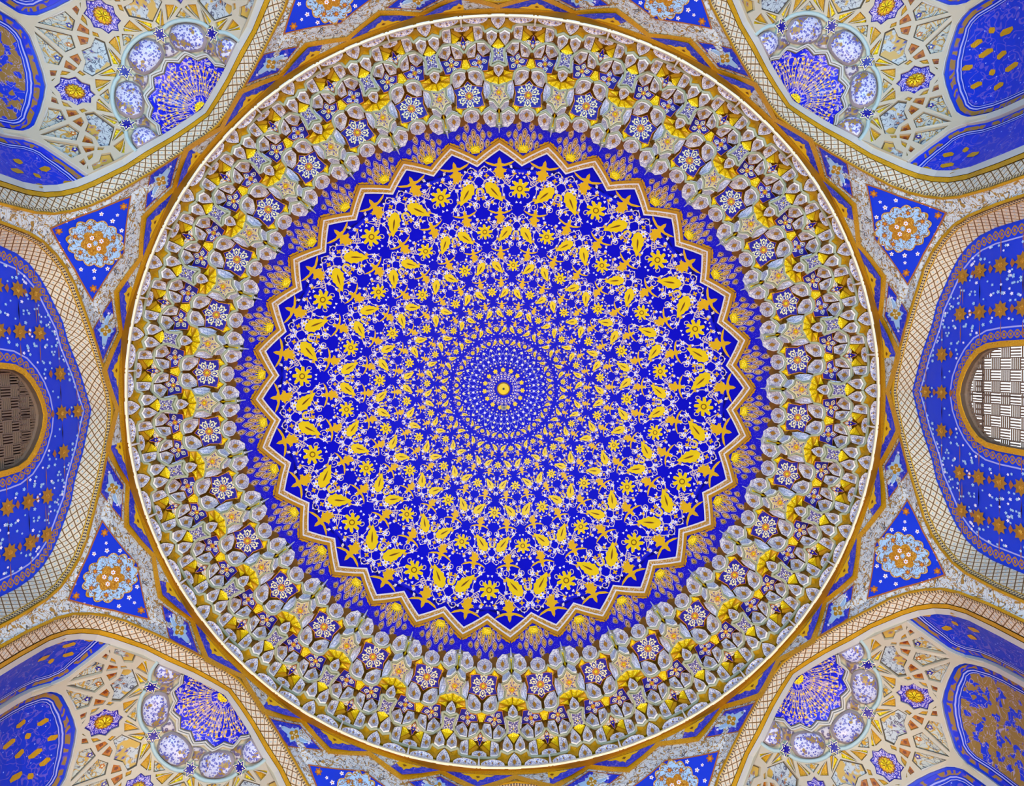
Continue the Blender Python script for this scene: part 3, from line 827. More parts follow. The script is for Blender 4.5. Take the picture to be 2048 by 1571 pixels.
for x, y, r in [(-52, -18, 5), (52, -18, 5), (-40, -42, 4.5), (40, -42, 4.5), (-58, 8, 4.5), (58, 8, 4.5), (-50, 38, 4), (50, 38, 4), (-34, 56, 4.5), (34, 56, 4.5), (-66, -22, 3.5), (66, -22, 3.5), (-16, -52, 3.5), (16, -52, 3.5), (-22, 66, 3), (22, 66, 3), (-10, -44, 3), (10, -44, 3)]:
    b.plate([S(*p) for p in xf(flower(5, r * .5, r), x, y)], 'petal_white', .022)
    b.plate([S(*p) for p in xf(circle(r * .3, 6), x, y)], 'orange', .025)
for x, y, r in [(-86, -26, 8), (86, -26, 8), (0, 74, 8)]:
    b.plate([S(*p) for p in xf(flower(6, r * .6, r), x, y)], 'terracotta', .022); b.plate([S(*p) for p in xf(circle(r * .45, 8), x, y)], 'orange', .026)
kite_mesh = b.build('kite_panel')
b = MB()
for sc_, m, off in ((1.0, 'band_gold', .03), (.94, 'medallion_print', .036)):
    o_ = scallop(44 * sc_, 56 * sc_, 14, .07)
    fan_fill(b, [(22.5 + R2D * x / (868 + y), 868 + y) for x, y in o_], m, off, (22.5, 868))
o_ = scallop(22, 26, 6, .16); S = Sk(22.5, 868)
fan_fill(b, [(22.5 + R2D * x / (868 + y), 868 + y) for x, y in o_], 'medallion_gold', .044, (22.5, 868))
for k in range(4):
    x, y = 11 * math.sin(k * math.pi / 2 + .78), 14 * math.cos(k * math.pi / 2 + .78)
    b.plate([S(*p) for p in xf(flower(6, 3, 5), x, y)], 'petal_white', .05); b.plate([S(*p) for p in xf(circle(1.8, 6), x, y)], 'orange', .054)
b.plate([S(*p) for p in flower(8, 2, 5.5)], 'sky_blue', .05)
for x, y in ((-22, -30), (22, -30), (-26, 22), (26, 22), (0, 42), (0, -40)):
    b.plate([S(*p) for p in xf(flower(6, 3, 6), x, y)], 'terracotta', .043); b.plate([S(*p) for p in xf(circle(2.6, 6), x, y)], 'orange', .047)
med_mesh = b.build('medallion')
# lozenge panels with a quatrefoil, at the sixteen-gon corners
LZ = [(11.25, 780), (15.9, 803), (11.25, 829), (6.6, 803)]
def lozenge(sg):
    c0 = 11.25 if sg > 0 else 33.75
    L = [(c0 + (p[0] - 11.25), p[1]) for p in LZ]
    d = densify(L, 5); b = MB(); cc = (c0, 803)
    fan_fill(b, d, 'wall_blue_fleck', .016, cc)
    di = [(lerp(p[0], cc[0], .07), lerp(p[1], cc[1], .07)) for p in d]
    b.strip([drumP(*p) for p in d], [drumP(*p) for p in di], 'terracotta', .022, .03, True)
    S = Sk(c0, 803)
    st = [(0, 17), (5, 10), (9, 11), (10, 6), (22, 4), (26, 0), (22, -4), (10, -6), (9, -11), (5, -10), (0, -17)]
    st = st + [(-x, y) for x, y in st[-2:0:-1]]
    b.plate([S(x * 1.25, y) for x, y in st], 'sky_blue', .022)
    b.plate([S(*p) for p in flower(4, 6.5, 11)], 'gold_dark', .027, .008)
    b.plate([S(*p) for p in flower(4, 1.2, 6, .78)], 'cream', .031)
    b.plate([S(*p) for p in flower(4, 1, 3.2)], 'gold_dark', .034)
    for x in (-34, -28, 28, 34): b.plate([S(*p) for p in xf(flower(5, 1.4, 2.8), x, 0)], 'petal_white', .022)
    return b.build('lozenge_panel')
lz = [lozenge(1), lozenge(-1)]
# corner facets: angles below are clockwise from the picture's top
PN = {22.5: 'blue kite pendentive right of the top arch, cut by the frame',
      67.5: 'medallion pendentive between upper right corner vault and bright window arch',
      112.5: 'medallion pendentive between lower right corner vault and bright window arch',
      157.5: 'blue kite pendentive right of the bottom arch, mostly cut off',
      202.5: 'blue kite pendentive left of the bottom arch, mostly cut off',
      247.5: 'medallion pendentive between lower left corner vault and dark window arch',
      292.5: 'medallion pendentive between upper left corner vault and dark window arch',
      337.5: 'blue kite pendentive left of the top arch, cut by the frame'}
for k in range(8):
    o = thing('pendentive', PN[22.5 + 45 * k], 'pendentive', 'thing', 'painted pendentives')
    rt = -45 * k
    inst('spandrel_ground', pend_mesh, o, rt)
    kp = inst('kite_panel', kite_mesh, o, rt)
    s_ = bpy.data.objects.new('medallion', med_mesh); COL.objects.link(s_); s_.parent = kp
    for m in lz: inst('lozenge_panel', m, o, rt)

# ------------------------------------------------------------------ arches (local: t across, h up, d depth behind the wall plane), wall axis at angle 0 = picture's top
AD = 0.30
def awp(t, h, ap): return Vector((t, ap, h))
def densify_prof(P, n=3, hmin=-1.6):
    o = []
    for (t0, h0), (t1, h1) in zip(P, P[1:]):
        for j in range(n): o.append((lerp(t0, t1, j / n), lerp(h0, h1, j / n)))
    o.append(P[-1]); o.append((P[-1][0], hmin)); return o
pf, pb = densify_prof(AF), densify_prof(AB)
def soffit_band(name, d0, d1, m, usc, vsc, off=0.0):
    v, f, uv = [], [], []
    for sg in (1, -1):
        L = 0; base = len(v)
        for i, (p, q) in enumerate(zip(pf, pb)):
            if i: L += math.hypot(p[0] - pf[i - 1][0], p[1] - pf[i - 1][1])
            for d, vv in ((d0, 0), (d1, vsc)):
                t = lerp(p[0], q[0], d) ; h = lerp(p[1], q[1], d)
                nx, ny = -t, 6.5 - h if h > 6.5 else 0; nl = math.hypot(nx, ny) or 1
                v.append(awp(sg * (t + nx / nl * off), h + ny / nl * off, APW + AD * d)); uv.append((L * usc, vv))
        n = len(pf)
        for i in range(n - 1):
            a = base + 2 * i; f.append([a, a + 1, a + 3, a + 2] if sg > 0 else [a, a + 2, a + 3, a + 1])
    return mesh(name, v, f, [m], None, uv)
win_bands = [soffit_band('bead_band', 0, .13, 'bead_black', 26, 1, .012), soffit_band('gold_line', .13, .19, 'gold_dark', 1, 1, .006), soffit_band('lattice_band', .19, 1, 'lattice_brown', 9.5, 2.6)]
win_bands.append(soffit_band('soffit_ground', -.01, 1.02, 'gold_brown', 1, 1, -.02))
sq_bands = [soffit_band('soffit_ground', -.01, 1.02, 'gold_brown', 1, 1, -.02), soffit_band('bead_band', 0, .10, 'bead_black', 26, 1, .006), soffit_band('lattice_band', .10, .56, 'lattice_brown', 9.5, 1.5), soffit_band('gold_band', .56, .74, 'gold_dark', 1, 1, .012), soffit_band('white_band', .74, 1.0, 'rib_white', 1, 1, .02)]

b = MB()
lip = []
for sg in (1, -1):
    inn = [awp(sg * t, h, APW - .012) for t, h in pf]; out_ = []
    for i, (t, h) in enumerate(pf):
        t0, h0 = pf[max(i - 1, 0)]; t1, h1 = pf[min(i + 1, len(pf) - 1)]; l = math.hypot(t1 - t0, h1 - h0)
        nx, ny = -(h1 - h0) / l, (t1 - t0) / l
        if i == 0: nx, ny = 0, 1
        out_.append(awp(sg * (t + nx * .03), h + ny * .03, APW - .012))
    bk = [p + Vector((0, .03, 0)) for p in inn]
    for i in range(len(pf) - 1):
        b.face([inn[i], inn[i + 1], out_[i + 1], out_[i]], 'gold_dark'); b.face([inn[i], inn[i + 1], bk[i + 1], bk[i]], 'gold_dark')
lip_me = b.build('arch_lip')
win_bands.append(lip_me); sq_bands.append(lip_me)
# window walls
APL = APW + AD
WIN = [(0, 8.12), (.12, 8.09), (.25, 8.02), (.36, 7.93), (.45, 7.82), (.50, 7.68), (.515, 7.5), (.52, 7.2), (.52, 6.6), (.50, 6.4), (.42, 6.28), (0, 6.22)]
def symm(p): return [(t, h) for t, h in p] + [(-t, h) for t, h in p[-2:0:-1]]
def grow(p, d, c=(0, 7.2)):
    """offset an arched outline outwards"""
    o = []; n = len(p)
    for i in range(n):
        x0, y0 = p[i - 1]; x1, y1 = p[(i + 1) % n]; l = math.hypot(x1 - x0, y1 - y0) or 1
        o.append((p[i][0] - (y1 - y0) / l * d * -1 * -1, p[i][1] + (x1 - x0) / l * d))
    return o
WO = symm(WIN)
def growc(p, d): return grow(p, d)
OUT = symm([(t, h) for t, h in AB[:-1]] + [(1.85, 4.6), (0, 4.6)])
OUTF = symm([(t, h) for t, h in AB[:-1]] + [(1.85, -1.6), (0, -1.6)])
def lun_mesh(name, outer, hole, m, ap):
    ov, of, o3, o1 = cdt([outer, hole])
    return mesh(name, [awp(p.x, p.y, ap) for p in ov], [fc for fc, src in zip(of, o3) if 1 not in src], [m])
W_MID = growc(WO, .02); W_IN = growc(WO, .085); W_L1 = growc(WO, .22)
lun = lun_mesh('lunette', OUTF, W_MID, 'wall_blue', APL)
def lring(name, A, B, m, off, thick=.02, usc=None):
    n = len(A)
    if usc is None:
        b = MB()
        for i in range(n):
            j = (i + 1) % n; q = [awp(*A[i], APL - off), awp(*A[j], APL - off), awp(*B[j], APL - off), awp(*B[i], APL - off)]
            b.face(q, m)
            b.face([awp(*A[i], APL - off), awp(*A[j], APL - off), awp(*A[j], APL - off + thick), awp(*A[i], APL - off + thick)], m)
            b.face([awp(*B[i], APL - off), awp(*B[j], APL - off), awp(*B[j], APL - off + thick), awp(*B[i], APL - off + thick)], m)
        return b.build(name)
    v, f, uv = [], [], []; L = 0
    for i in range(n + 1):
        a, c = A[i % n], B[i % n]
        if i: p = A[i - 1]; L += math.hypot(a[0] - p[0], a[1] - p[1])
        v += [awp(*a, APL - off), awp(*c, APL - off)]; uv += [(L * usc, 0), (L * usc, 1)]
    for i in range(n): f.append([2 * i, 2 * i + 1, 2 * i + 3, 2 * i + 2])
    return mesh(name, v, f, [m], None, uv)
OI0 = growc(OUT, -.015); OI1 = growc(OUT, -.17); OI2 = growc(OUT, -.185)
lun_parts = [('border_chain', lring('border_chain', OI0, OI1, 'chain_gold', .004, usc=5.2)), ('lilac_line', lring('lilac_line', OI1, OI2, 'lilac_line', .008)),
             ('border_chain', lring('border_chain', W_IN, W_L1, 'chain_gold', .004, usc=5.2)), ('lilac_line', lring('lilac_line', W_L1, growc(WO, .237), 'lilac_line', .008))]
def star8(cx, cy, r, asp=1.15):
    return [(cx + r * (1 if k % 2 == 0 else .62) * math.sin(k * math.pi / 8), cy + asp * r * (1 if k % 2 == 0 else .62) * math.cos(k * math.pi / 8)) for k in range(16)]
STARS = [(0, 8.82), (-.47, 8.5), (0, 8.5), (.47, 8.5)] + [(s * t, h) for s in (1, -1) for t, h in ((.94, 8.16), (.94, 7.83), (1.4, 7.83), (.94, 7.5), (1.42, 7.5), (1.38, 8.12), (.94, 7.18), (1.42, 7.18), (.94, 6.85), (1.42, 6.85), (.94, 6.52), (1.42, 6.52))]
b = MB(); b.face([awp(x, y, APL - .012) for x, y in star8(0, 0, .105)], 'wall_star')
b.face([awp(x, y, APL - .016) for x, y in star8(0, 0, .04)], 'medallion_gold')
# one mesh for the loose white flowers between the stars
rg = random.Random(5)
fb = MB()
def inside(p, poly):
    c = False; n = len(poly)
    for i in range(n):
        (x0, y0), (x1, y1) = poly[i], poly[i - 1]
        if (y0 > p[1]) != (y1 > p[1]) and p[0] < (x1 - x0) * (p[1] - y0) / (y1 - y0) + x0: c = not c
    return c
nfl = 0
BIG = growc(WO, .26)
while nfl < 190:
    p = (rg.uniform(0, 1.66), rg.uniform(6.2, 8.9))
    if not inside(p, OI2) or inside(p, BIG) or any(math.hypot(p[0] - s[0], p[1] - s[1]) < .13 for s in STARS): continue
    nfl += 1; r = rg.uniform(.013, .022)
    for sg in (1, -1):
        fb.face([awp(sg * p[0] + x, p[1] + y * 1.3, APL - .010) for x, y in flower(5, r * .5, r)], 'sky_blue' if nfl % 3 else 'petal_white')
for s in STARS:
    for dx in (-.23, .23):
        fb.face([awp(s[0] + dx + x, s[1] + y, APL - .009) for x, y in [(-.12, 0), (0, .008), (.12, 0), (0, -.008)]], 'terracotta')
    fb.face([awp(s[0] + x, s[1] - .165 + y, APL - .009) for x, y in [(-.05, 0), (0, .03), (.05, 0), (0, -.045)]], 'terracotta')
flm = fb.build('flower_sprinkle')
# window frame and pierced grille
def wframe(): return lring('frame', W_MID, W_IN, 'edge_gold', .03, .06)
gb = MB()
def bar(t0, t1, h0, h1, dep=.012):
    ap = APL + .06
    q = [(t0, h0), (t1, h0), (t1, h1), (t0, h1)]
    gb.face([awp(t, h, ap) for t, h in q], 'grille_wood')
    for i in range(4):
        a, c = q[i], q[(i + 1) % 4]
        gb.face([awp(*a, ap), awp(*c, ap), awp(*c, ap + dep), awp(*a, ap + dep)], 'grille_wood')
n = 0
cw, ch = .128, .30
for i in range(9):
    for j in range(8):
        x0 = -.55 + i * cw; y0 = 6.1 + j * ch + (ch / 2 if i % 2 else 0)
        for k in range(4):   # upright slats
            x = x0 + k * cw / 4; bar(x, x + .018, y0, y0 + ch * .5)
        for k in range(5):   # cross slats, wide open between
            y = y0 + ch * .5 + k * ch * .1; bar(x0, x0 + cw, y, y + .010)
        bar(x0 - .006, x0 + .006, y0 + ch * .5, y0 + ch)
for yb in (7.86, 6.36): bar(-.52, .52, yb, yb + .025)
for k in range(16): bar(-.5 + k * .066, -.48 + k * .066, 7.86, 7.98)
bar(-.01, .01, 6.2, 8.1)
grm = gb.build('grille')
# stone reveal of the window
rv = MB()
for i in range(len(W_MID)):
    j = (i + 1) % len(W_MID); rv.face([awp(*W_MID[i], APL - .02), awp(*W_MID[j], APL - .02), awp(*W_MID[j], APL + .1), awp(*W_MID[i], APL + .1)], 'grille_wood')
rvm = rv.build('reveal')
starm = b.v, b.f, b.m, b.mats
WALLS = [('wall_right', -90, 'blue star-painted wall under the arch around the bright pierced window'), ('wall_left', 90, 'blue star-painted wall under the arch around the dark pierced window'),
         ('wall_back', 0, 'blue wall under the arch at the top edge of the photo'), ('wall_front', 180, 'blue wall under the arch at the bottom edge of the photo')]
wfm = wframe()
star_me = {}
for (nm, rt, lab) in WALLS:
    w_ = thing(nm, lab, 'wall', 'structure')
    seen = nm in ('wall_right', 'wall_left')
    if seen: inst('lunette', lun, w_, rt)
    else: inst('lunette', mesh('lunette', [awp(t, h, APL) for t, h in OUTF], [list(range(len(OUTF)))], ['wall_blue']), w_, rt)
    for me in win_bands: inst(me.name.split('.')[0], me, w_, rt)
    if not seen: continue
    for n_, me in lun_parts: inst(n_, me, w_, rt)
    o = inst('flower_sprinkle', flm, w_, rt); o['kind'] = 'stuff'
    for i, (sx, sy) in enumerate(STARS):
        if i not in star_me:
            star_me[i] = mesh('gold_star', [(p[0] + sx, p[1], p[2] + sy) for p in starm[0]], starm[1], starm[3], starm[2])
        inst('gold_star', star_me[i], w_, rt)
    k = 1 if nm == 'wall_left' else 2
    wn = thing('window_%d' % k, 'arched pierced grille window, ' + ('dark brown behind, on the left' if k == 1 else 'bright daylight behind, on the right'), 'window', 'structure')
    inst('frame', wfm, wn, rt); g_ = inst('grille', grm, wn, rt); g_['kind'] = 'stuff'; inst('reveal', rvm, wn, rt)
    if k == 1:
        inst('shutter', mesh('shutter', [awp(t, h, APL + .2) for t, h in ((-.8, 5.9), (.8, 5.9), (.8, 8.4), (-.8, 8.4))], [[0, 1, 2, 3]], ['shutter']), wn, rt)

# ------------------------------------------------------------------ corner vaults: half domes behind the diagonal arches
def sqh(r): return interp(r, [(0, 9.13), (.25, 9.03), (.52, 8.91), (.86, 8.74), (1.1, 8.62), (1.47, 8.34), (1.6, 8.22), (1.72, 8.05), (1.8, 7.85), (1.84, 7.6), (1.85, 7.15), (1.855, 5.5), (1.86, -1.6)])
def SQ(al, r, off=0.0):
    """al: degrees from the vault's axis (which here points to the picture's top), r: distance from the arch crown in plan"""
    p = Vector((r * math.sin(al * D2R), APL + r * math.cos(al * D2R), sqh(r)))
    if off:
        c = Vector((0, APL, 7.0)); n = (c - p); p = p + n.normalized() * off
    return p
HALF = {  # polygons of half a 45 degree sector: (degrees from the foot axis 0..22.5, r); the flag says on which axis they close
    'peacock_facet': ([(0, 1.228), (3.9, 1.180), (9.0, 1.184), (10.0, 1.112), (0, .985)], 0, 'peacock_print'),
    'long_kite': ([(0, 1.585), (3.9, 1.36), (0, 1.305)], 0, 'kite_print'),
    'side_kite': ([(2.7, 1.585), (6.9, 1.374), (11.2, 1.392), (12.0, 1.488)], None, 'kite_print'),
    'amber_facet': ([(5.8, 1.308), (2.8, 1.26), (5.1, 1.223), (7.8, 1.233)], None, 'amber'),
    'amber_facet.b': ([(11.7, 1.335), (8.3, 1.33), (9.8, 1.245), (11.7, 1.263)], None, 'amber'),
    'amber_facet.c': ([(16.0, 1.36), (13.8, 1.35), (13.3, 1.29), (15.2, 1.318)], None, 'gold_dark'),
    'amber_facet.d': ([(12.2, 1.228), (10.7, 1.21), (11.8, 1.165), (13.0, 1.19)], None, 'gold_dark'),
    'amber_facet.e': ([(15.4, 1.445), (14.6, 1.394), (17.0, 1.404), (17.5, 1.436)], None, 'amber'),
    'gold_chip': ([(19.6, 1.432), (18.2, 1.402), (20.3, 1.43), (20.9, 1.44)], None, 'gold_bright'),
    'gold_facet': ([(12.7, 1.075), (10.4, .935), (15.6, 1.005), (18.0, 1.062)], None, 'gold_dark'),
    'gold_facet.b': ([(16.4, 1.005), (11.5, .935), (20.0, 1.035), (18.9, 1.055)], None, 'gold_bright'),
    'gold_facet.c': ([(9.4, 1.058), (1.8, .955), (3.2, .912), (5.2, .955)], None, 'gold_bright'),
    'gold_facet.d': ([(9.6, 1.045), (5.8, .95), (3.9, .905), (6.6, .902)], None, 'gold_dark'),
    'ivory_facet': ([(22.5, 1.03), (17.2, .952), (22.5, .935)], 22.5, 'kite_print'),
}
FM = {}
def fold(d, axis):
    pts, ax, m = d
    if ax == 0: return pts + [(-a, r) for a, r in pts[-2:0:-1]]
    if ax == 22.5: return pts + [(45 - a, r) for a, r in pts[-2:0:-1]]
    return pts
vault_polys = []       # (name, [(al, r)], material)
for key, d in HALF.items():
    nm = key.split('.')[0]; pl = fold(d, d[1]); n_ = len(pl)
    ca_, cr_ = sum(p[0] for p in pl) / n_, sum(p[1] for p in pl) / n_
    zf = 1.08 if 'gold' in key or 'ivory' in key else 1.16
    pl = [(ca_ + (a - ca_) * zf, cr_ + (r - cr_) * zf) for a, r in pl]
    for foot in (-67.5, -22.5, 22.5, 67.5):
        for sg in ((1, -1) if d[1] is None else (1,)):
            q = [(foot + sg * a, r) for a, r in pl]
            if d[1] == 22.5 and foot == 67.5: continue
            if any(abs(a) > 89.2 for a, r in q): continue
            vault_polys.append((nm, q, d[2]))
ROS = []
for al in (-45, 0, 45):
    c = SQ(al, 1.24)
    q = []
    for k in range(16):
        t = k * math.pi / 8; rr = .172 if k % 2 == 0 else .138
        r_ = 1.24 + rr * math.cos(t); q.append((al + R2D * rr * math.sin(t) / 1.24, r_))
    ROS.append((al, q)); vault_polys.append(('rosette', q, 'rosette_print'))
for sg in (1, -1):
    vault_polys.append(('peacock_facet', [(sg * a, r) for a, r in [(82.6, 1.225), (83.5, 1.145), (89.2, 1.172), (89.4, 1.40), (86.4, 1.375), (85.9, 1.29)]], 'peacock_print'))
    for a0 in (22.5, 67.5):
        vault_polys.append(('six_point_star', [(sg * a0 + R2D * (.098 if k % 2 == 0 else .054) * math.sin(k * math.pi / 6) / .83, .83 + (.098 if k % 2 == 0 else .054) * math.cos(k * math.pi / 6)) for k in range(12)], 'navy'))
DOMEH = [(22.5, .89), (16, .886), (10.5, .862), (6.0, .80), (4.6, .735), (6.6, .655), (12.5, .615), (22.5, .598)]
domes = []
for foot in (-67.5, -22.5, 22.5): domes.append([(foot + a, r) for a, r in DOMEH + [(45 - a, r) for a, r in DOMEH[-2:0:-1]]])
domes.append([(67.5 + a, r) for a, r in DOMEH]); domes.append([(-67.5 - a, r) for a, r in DOMEH])
smalls = []
for foot in (-67.5, -22.5, 22.5, 67.5): smalls.append([(foot + a, r) for a, r in [(0, .745), (3.4, .735), (5.0, .66), (9.0, .625), (5, .61), (0, .60), (-5, .61), (-9.0, .625), (-5.0, .66), (-3.4, .735)]])
def panel_top(d):   # upper edge of the blue lunettes, d = degrees from the foot axis
    return interp(d, [(.6, 1.80), (.9, 1.716), (2.1, 1.66), (4, 1.615), (10.6, 1.535), (16.9, 1.485), (22.5, 1.462)])
# ribs: everything that is not a facet, raised above the facets
def pl2(a, r): return (r * math.sin(a * D2R), r * math.cos(a * D2R))
def unpl(p): return math.degrees(math.atan2(p[0], p[1])), math.hypot(p[0], p[1])
outer = []
for k in range(-90, 91, 3): outer.append((k, .905))
edge = []
for k in range(180, -1, -1):
    a = -90 + k; d = abs((a + 90) % 45 - 22.5); edge.append((a, min(1.80, panel_top(max(.6, d))) if d > .3 else 1.80))
region = [pl2(*p) for p in outer] + [pl2(*p) for p in edge]
polys2 = [region] + [[pl2(*p) for p in q] for _, q, _ in vault_polys]
extra = []
for i in range(60):
    for j in range(14):
        a, r = -88.5 + i * 3, .65 + j * .085; extra.append(pl2(a, r))
for foot in (-67.5, -22.5, 22.5, 67.5):
    for r in (1.62, 1.66, 1.70, 1.74, 1.78): extra.append(pl2(foot, r))
ov, of, o3, o1 = cdt(polys2, extra)
v, f = [], []
ribf = [fc for fc, src in zip(of, o3) if src and all(s == 0 for s in src)]
RO = .04
for p in ov: a, r = unpl(p); v.append(SQ(a, r, RO))
n0 = len(v)
for p in ov: a, r = unpl(p); v.append(SQ(a, r, -.012))
ec = {}
for fc in ribf:
    f.append(list(fc))
    for i in range(len(fc)):
        e = (fc[i], fc[(i + 1) % len(fc)]); ec[tuple(sorted(e))] = ec.get(tuple(sorted(e)), 0) + 1
for (a, c), n_ in ec.items():
    if n_ == 1: f.append([a, c, n0 + c, n0 + a])
rib_mesh = mesh('rib_net', v, f, ['ivory'])
def facet_mesh(nm, q, m):
    b = MB(); n = len(q); ca = sum(p[0] for p in q) / n; cr = sum(p[1] for p in q) / n
    z0 = .04 if nm == 'six_point_star' else 0.0
    P = [SQ(a, r, .004 + z0) for a, r in q]; c = SQ(ca, cr, .002 + z0)
    bf = .15 if nm == 'six_point_star' else .09
    ins = [SQ(lerp(a, ca, bf), lerp(r, cr, bf), .006 + z0) for a, r in q]
    bm = {'kite_print': 'dark_edge', 'peacock_print': 'dark_edge', 'amber': 'gold_dark', 'rosette_print': 'navy', 'navy': 'cream'}.get(m, 'brown')
    for i in range(n):
        j = (i + 1) % n; b.face([P[i], P[j], ins[j], ins[i]], bm); b.face([ins[i], ins[j], c], m)
        if z0: b.face([P[i], P[j], SQ(*q[j], -.01), SQ(*q[i], -.01)], 'sage_blue')
    S = lambda x, y: SQ(ca + R2D * x / cr, cr + y, .012 + z0)
    S2 = lambda x, y: SQ(ca + R2D * x / cr, cr + y, .016)
    if nm == 'peacock_facet':
        blue = (int(abs(ca)) // 45) % 2 == 0
        for x, y in ((0, .07), (-.05, .02), (.05, .02), (0, -.03), (-.11, .06), (.11, .06)):
            if abs(ca) > 80 and abs(x) > .06: continue
            b.face([S(x + px * .022, y + py * .03) for px, py in ((0, 1), (.8, 0), (0, -1), (-.8, 0))], 'grey_lilac')
            b.face([S2(x + px * .011, y + py * .016) for px, py in ((0, 1), (.8, 0), (0, -1), (-.8, 0))], 'navy' if blue else 'amber')
    if nm in ('long_kite', 'side_kite'):
        y0 = -.06
        b.face([S(px * .03, y0 + py * .03) for px, py in flower(5, .6, 1)], 'navy' if nm == 'side_kite' else 'amber')
        b.face([S2(px * .012, y0 + py * .012) for px, py in flower(5, .6, 1)], 'cream')
    if nm == 'ivory_facet': b.face([S(px * .026, py * .026) for px, py in flower(6, .6, 1)], 'gold_dark')
    if m == 'amber': b.face([S(px * .02, py * .02) for px, py in flower(5, .6, 1)], 'brown_red')
    if nm == 'six_point_star':
        for k in range(6):
            t = k * math.pi / 3
            for wd, l0, l1, mm, fn in ((.008, .03, .062, 'cream', S), ):
                dx, dy = math.sin(t), math.cos(t)
                b.face([fn(dx * l0, dy * l0), fn(dx * lerp(l0, l1, .5) + dy * wd, dy * lerp(l0, l1, .5) - dx * wd), fn(dx * l1, dy * l1), fn(dx * lerp(l0, l1, .5) - dy * wd, dy * lerp(l0, l1, .5) + dx * wd)], mm)
    return b.build(nm)
facets = [(nm, facet_mesh(nm, q, m)) for nm, q, m in vault_polys]
ros_flowers = []
for al, q in ROS:
    b = MB()
    for r_, m, o_ in ((.09, 'brown', .012), (.076, 'edge_gold', .02)):
        b.face([SQ(al + R2D * x / 1.24, 1.24 + y, o_) for x, y in flower(14, r_ * .86, r_)], m)
    c = SQ(al, 1.24, .06)
    for k in range(8):
        t = k * math.pi / 4
        P_ = lambda rr, tt, o_: SQ(al + R2D * rr * math.sin(tt) / 1.24, 1.24 + rr * math.cos(tt), o_)
        a0, a1, a2, a3 = P_(.006, t, .066), P_(.05, t - .3, .048), P_(.07, t, .034), P_(.05, t + .3, .048)
        b.face([a0, a1, a2], 'gold_bright'); b.face([a0, a2, a3], 'gold_bright')
        b.face([a0, P_(.042, t + .3, .045), P_(.03, t + .39, .028), P_(.042, t + .48, .045)], 'gold_dark')
    ros_flowers.append(b.build('gold_rosette'))
def bulge_mesh(q, m, hgt, nm):
    b = MB(); n = len(q); ca = sum(p[0] for p in q) / n; cr = sum(p[1] for p in q) / n
    rows = [(0, .0), (.12, .45), (.3, .75), (.55, .93), (.8, .99)]
    idx = []
    for t, hh in rows:
        idx.append([len(b.v) + i for i in range(n)]); b.v += [SQ(lerp(a, ca, t), lerp(r, cr, t), .012 + hgt * hh) for a, r in q]
    cv = len(b.v); b.v.append(SQ(ca, cr, .012 + hgt))
    k_ = b.mi('grey_lilac'); k2 = b.mi(m)
    for r in range(len(rows) - 1):
        for i in range(n): j = (i + 1) % n; b.f.append([idx[r][i], idx[r][j], idx[r + 1][j], idx[r + 1][i]]); b.m.append(k_ if r == 0 else k2)
    for i in range(n): b.f.append([idx[-1][i], idx[-1][(i + 1) % n], cv]); b.m.append(k2)
    return b.build(nm, True)
dome_meshes = [bulge_mesh(q, 'dome_print', .085, 'white_bulge') for q in domes]
small_meshes = [bulge_mesh(q, 'small_print', .03, 'small_bulge') for q in smalls]
# blue fan with its scalloped border
def scal(a, tip, val):
    d = abs(a); t = abs(((d / 25.6) % 1.0) - .5) * 2   # 1 at valleys, 0 at tips
    return lerp(tip, val, t)
b = MB(); al = [-90 + 180 * i / 84 for i in range(85)]
idx = []
for t in (0.02, .25, .5, .75, 1.0):
    idx.append([len(b.v) + i for i in range(len(al))]); b.v += [SQ(a, scal(a, .567, .508) * t, -.05 * math.sin(math.pi * t)) for a in al]
for r in range(4):
    for i in range(len(al) - 1): b.f.append([idx[r][i], idx[r][i + 1], idx[r + 1][i + 1], idx[r + 1][i]]); b.m.append(b.mi('fan_print'))
fan_me = b.build('blue_fan', True)
b = MB()
for k in range(28):   # branching gilt stems of the fan
    a0 = -87 + k * 174 / 27
    for r0_, r1_, w_, m in ((.15, .30, .004, 'vine'), (.24, .44, .004, 'vine')):
        pp = [SQ(a0 + 3 * math.sin(r_ * 18 + k), r_, .012) for r_ in (r0_, lerp(r0_, r1_, .5), r1_)]
        b.tube(pp, w_, m, False, 0, 3)
    for r_ in (.20, .28, .35, .41, .455):
        aa = a0 + 3 * math.sin(r_ * 18 + k) + (k % 2 - .5) * 2; s_ = .010 + r_ * .022
        b.face([SQ(aa + R2D * x * s_ / r_, r_ + y * s_, .016) for x, y in ((0, 1.2), (.35, .3), (.9, .5), (.4, -.3), (0, -1), (-.4, -.3), (-.9, .5), (-.35, .3))], 'gold_tulip' if (k + int(r_ * 100)) % 3 else 'vine')
fan_orn = b.build('fan_ornament')
b = MB()
for t0, t1, m, o_, in ((0, .2, 'dark_edge', .01), (.2, .5, 'rib_white', .035), (.5, .62, 'grey_lilac', .02), (.62, 1.0, 'rib_white', .05)):
    A_ = [SQ(a, lerp(scal(a, .567, .508), scal(a, .612, .56), t0), o_) for a in al]; B_ = [SQ(a, lerp(scal(a, .567, .508), scal(a, .612, .56), t1), o_) for a in al]
    A2 = [SQ(a, lerp(scal(a, .567, .508), scal(a, .612, .56), t0), -.02) for a in al]; B2 = [SQ(a, lerp(scal(a, .567, .508), scal(a, .612, .56), t1), -.02) for a in al]
    for i in range(len(al) - 1):
        b.face([A_[i], A_[i + 1], B_[i + 1], B_[i]], m); b.face([A2[i], A2[i + 1], A_[i + 1], A_[i]], m); b.face([B_[i], B_[i + 1], B2[i + 1], B2[i]], m)
fan_edge = b.build('scalloped_border')
b = MB()
gh = [SQ(-90 + k * 180 / 16, .085 if k % 2 else .07, .03) for k in range(17)]
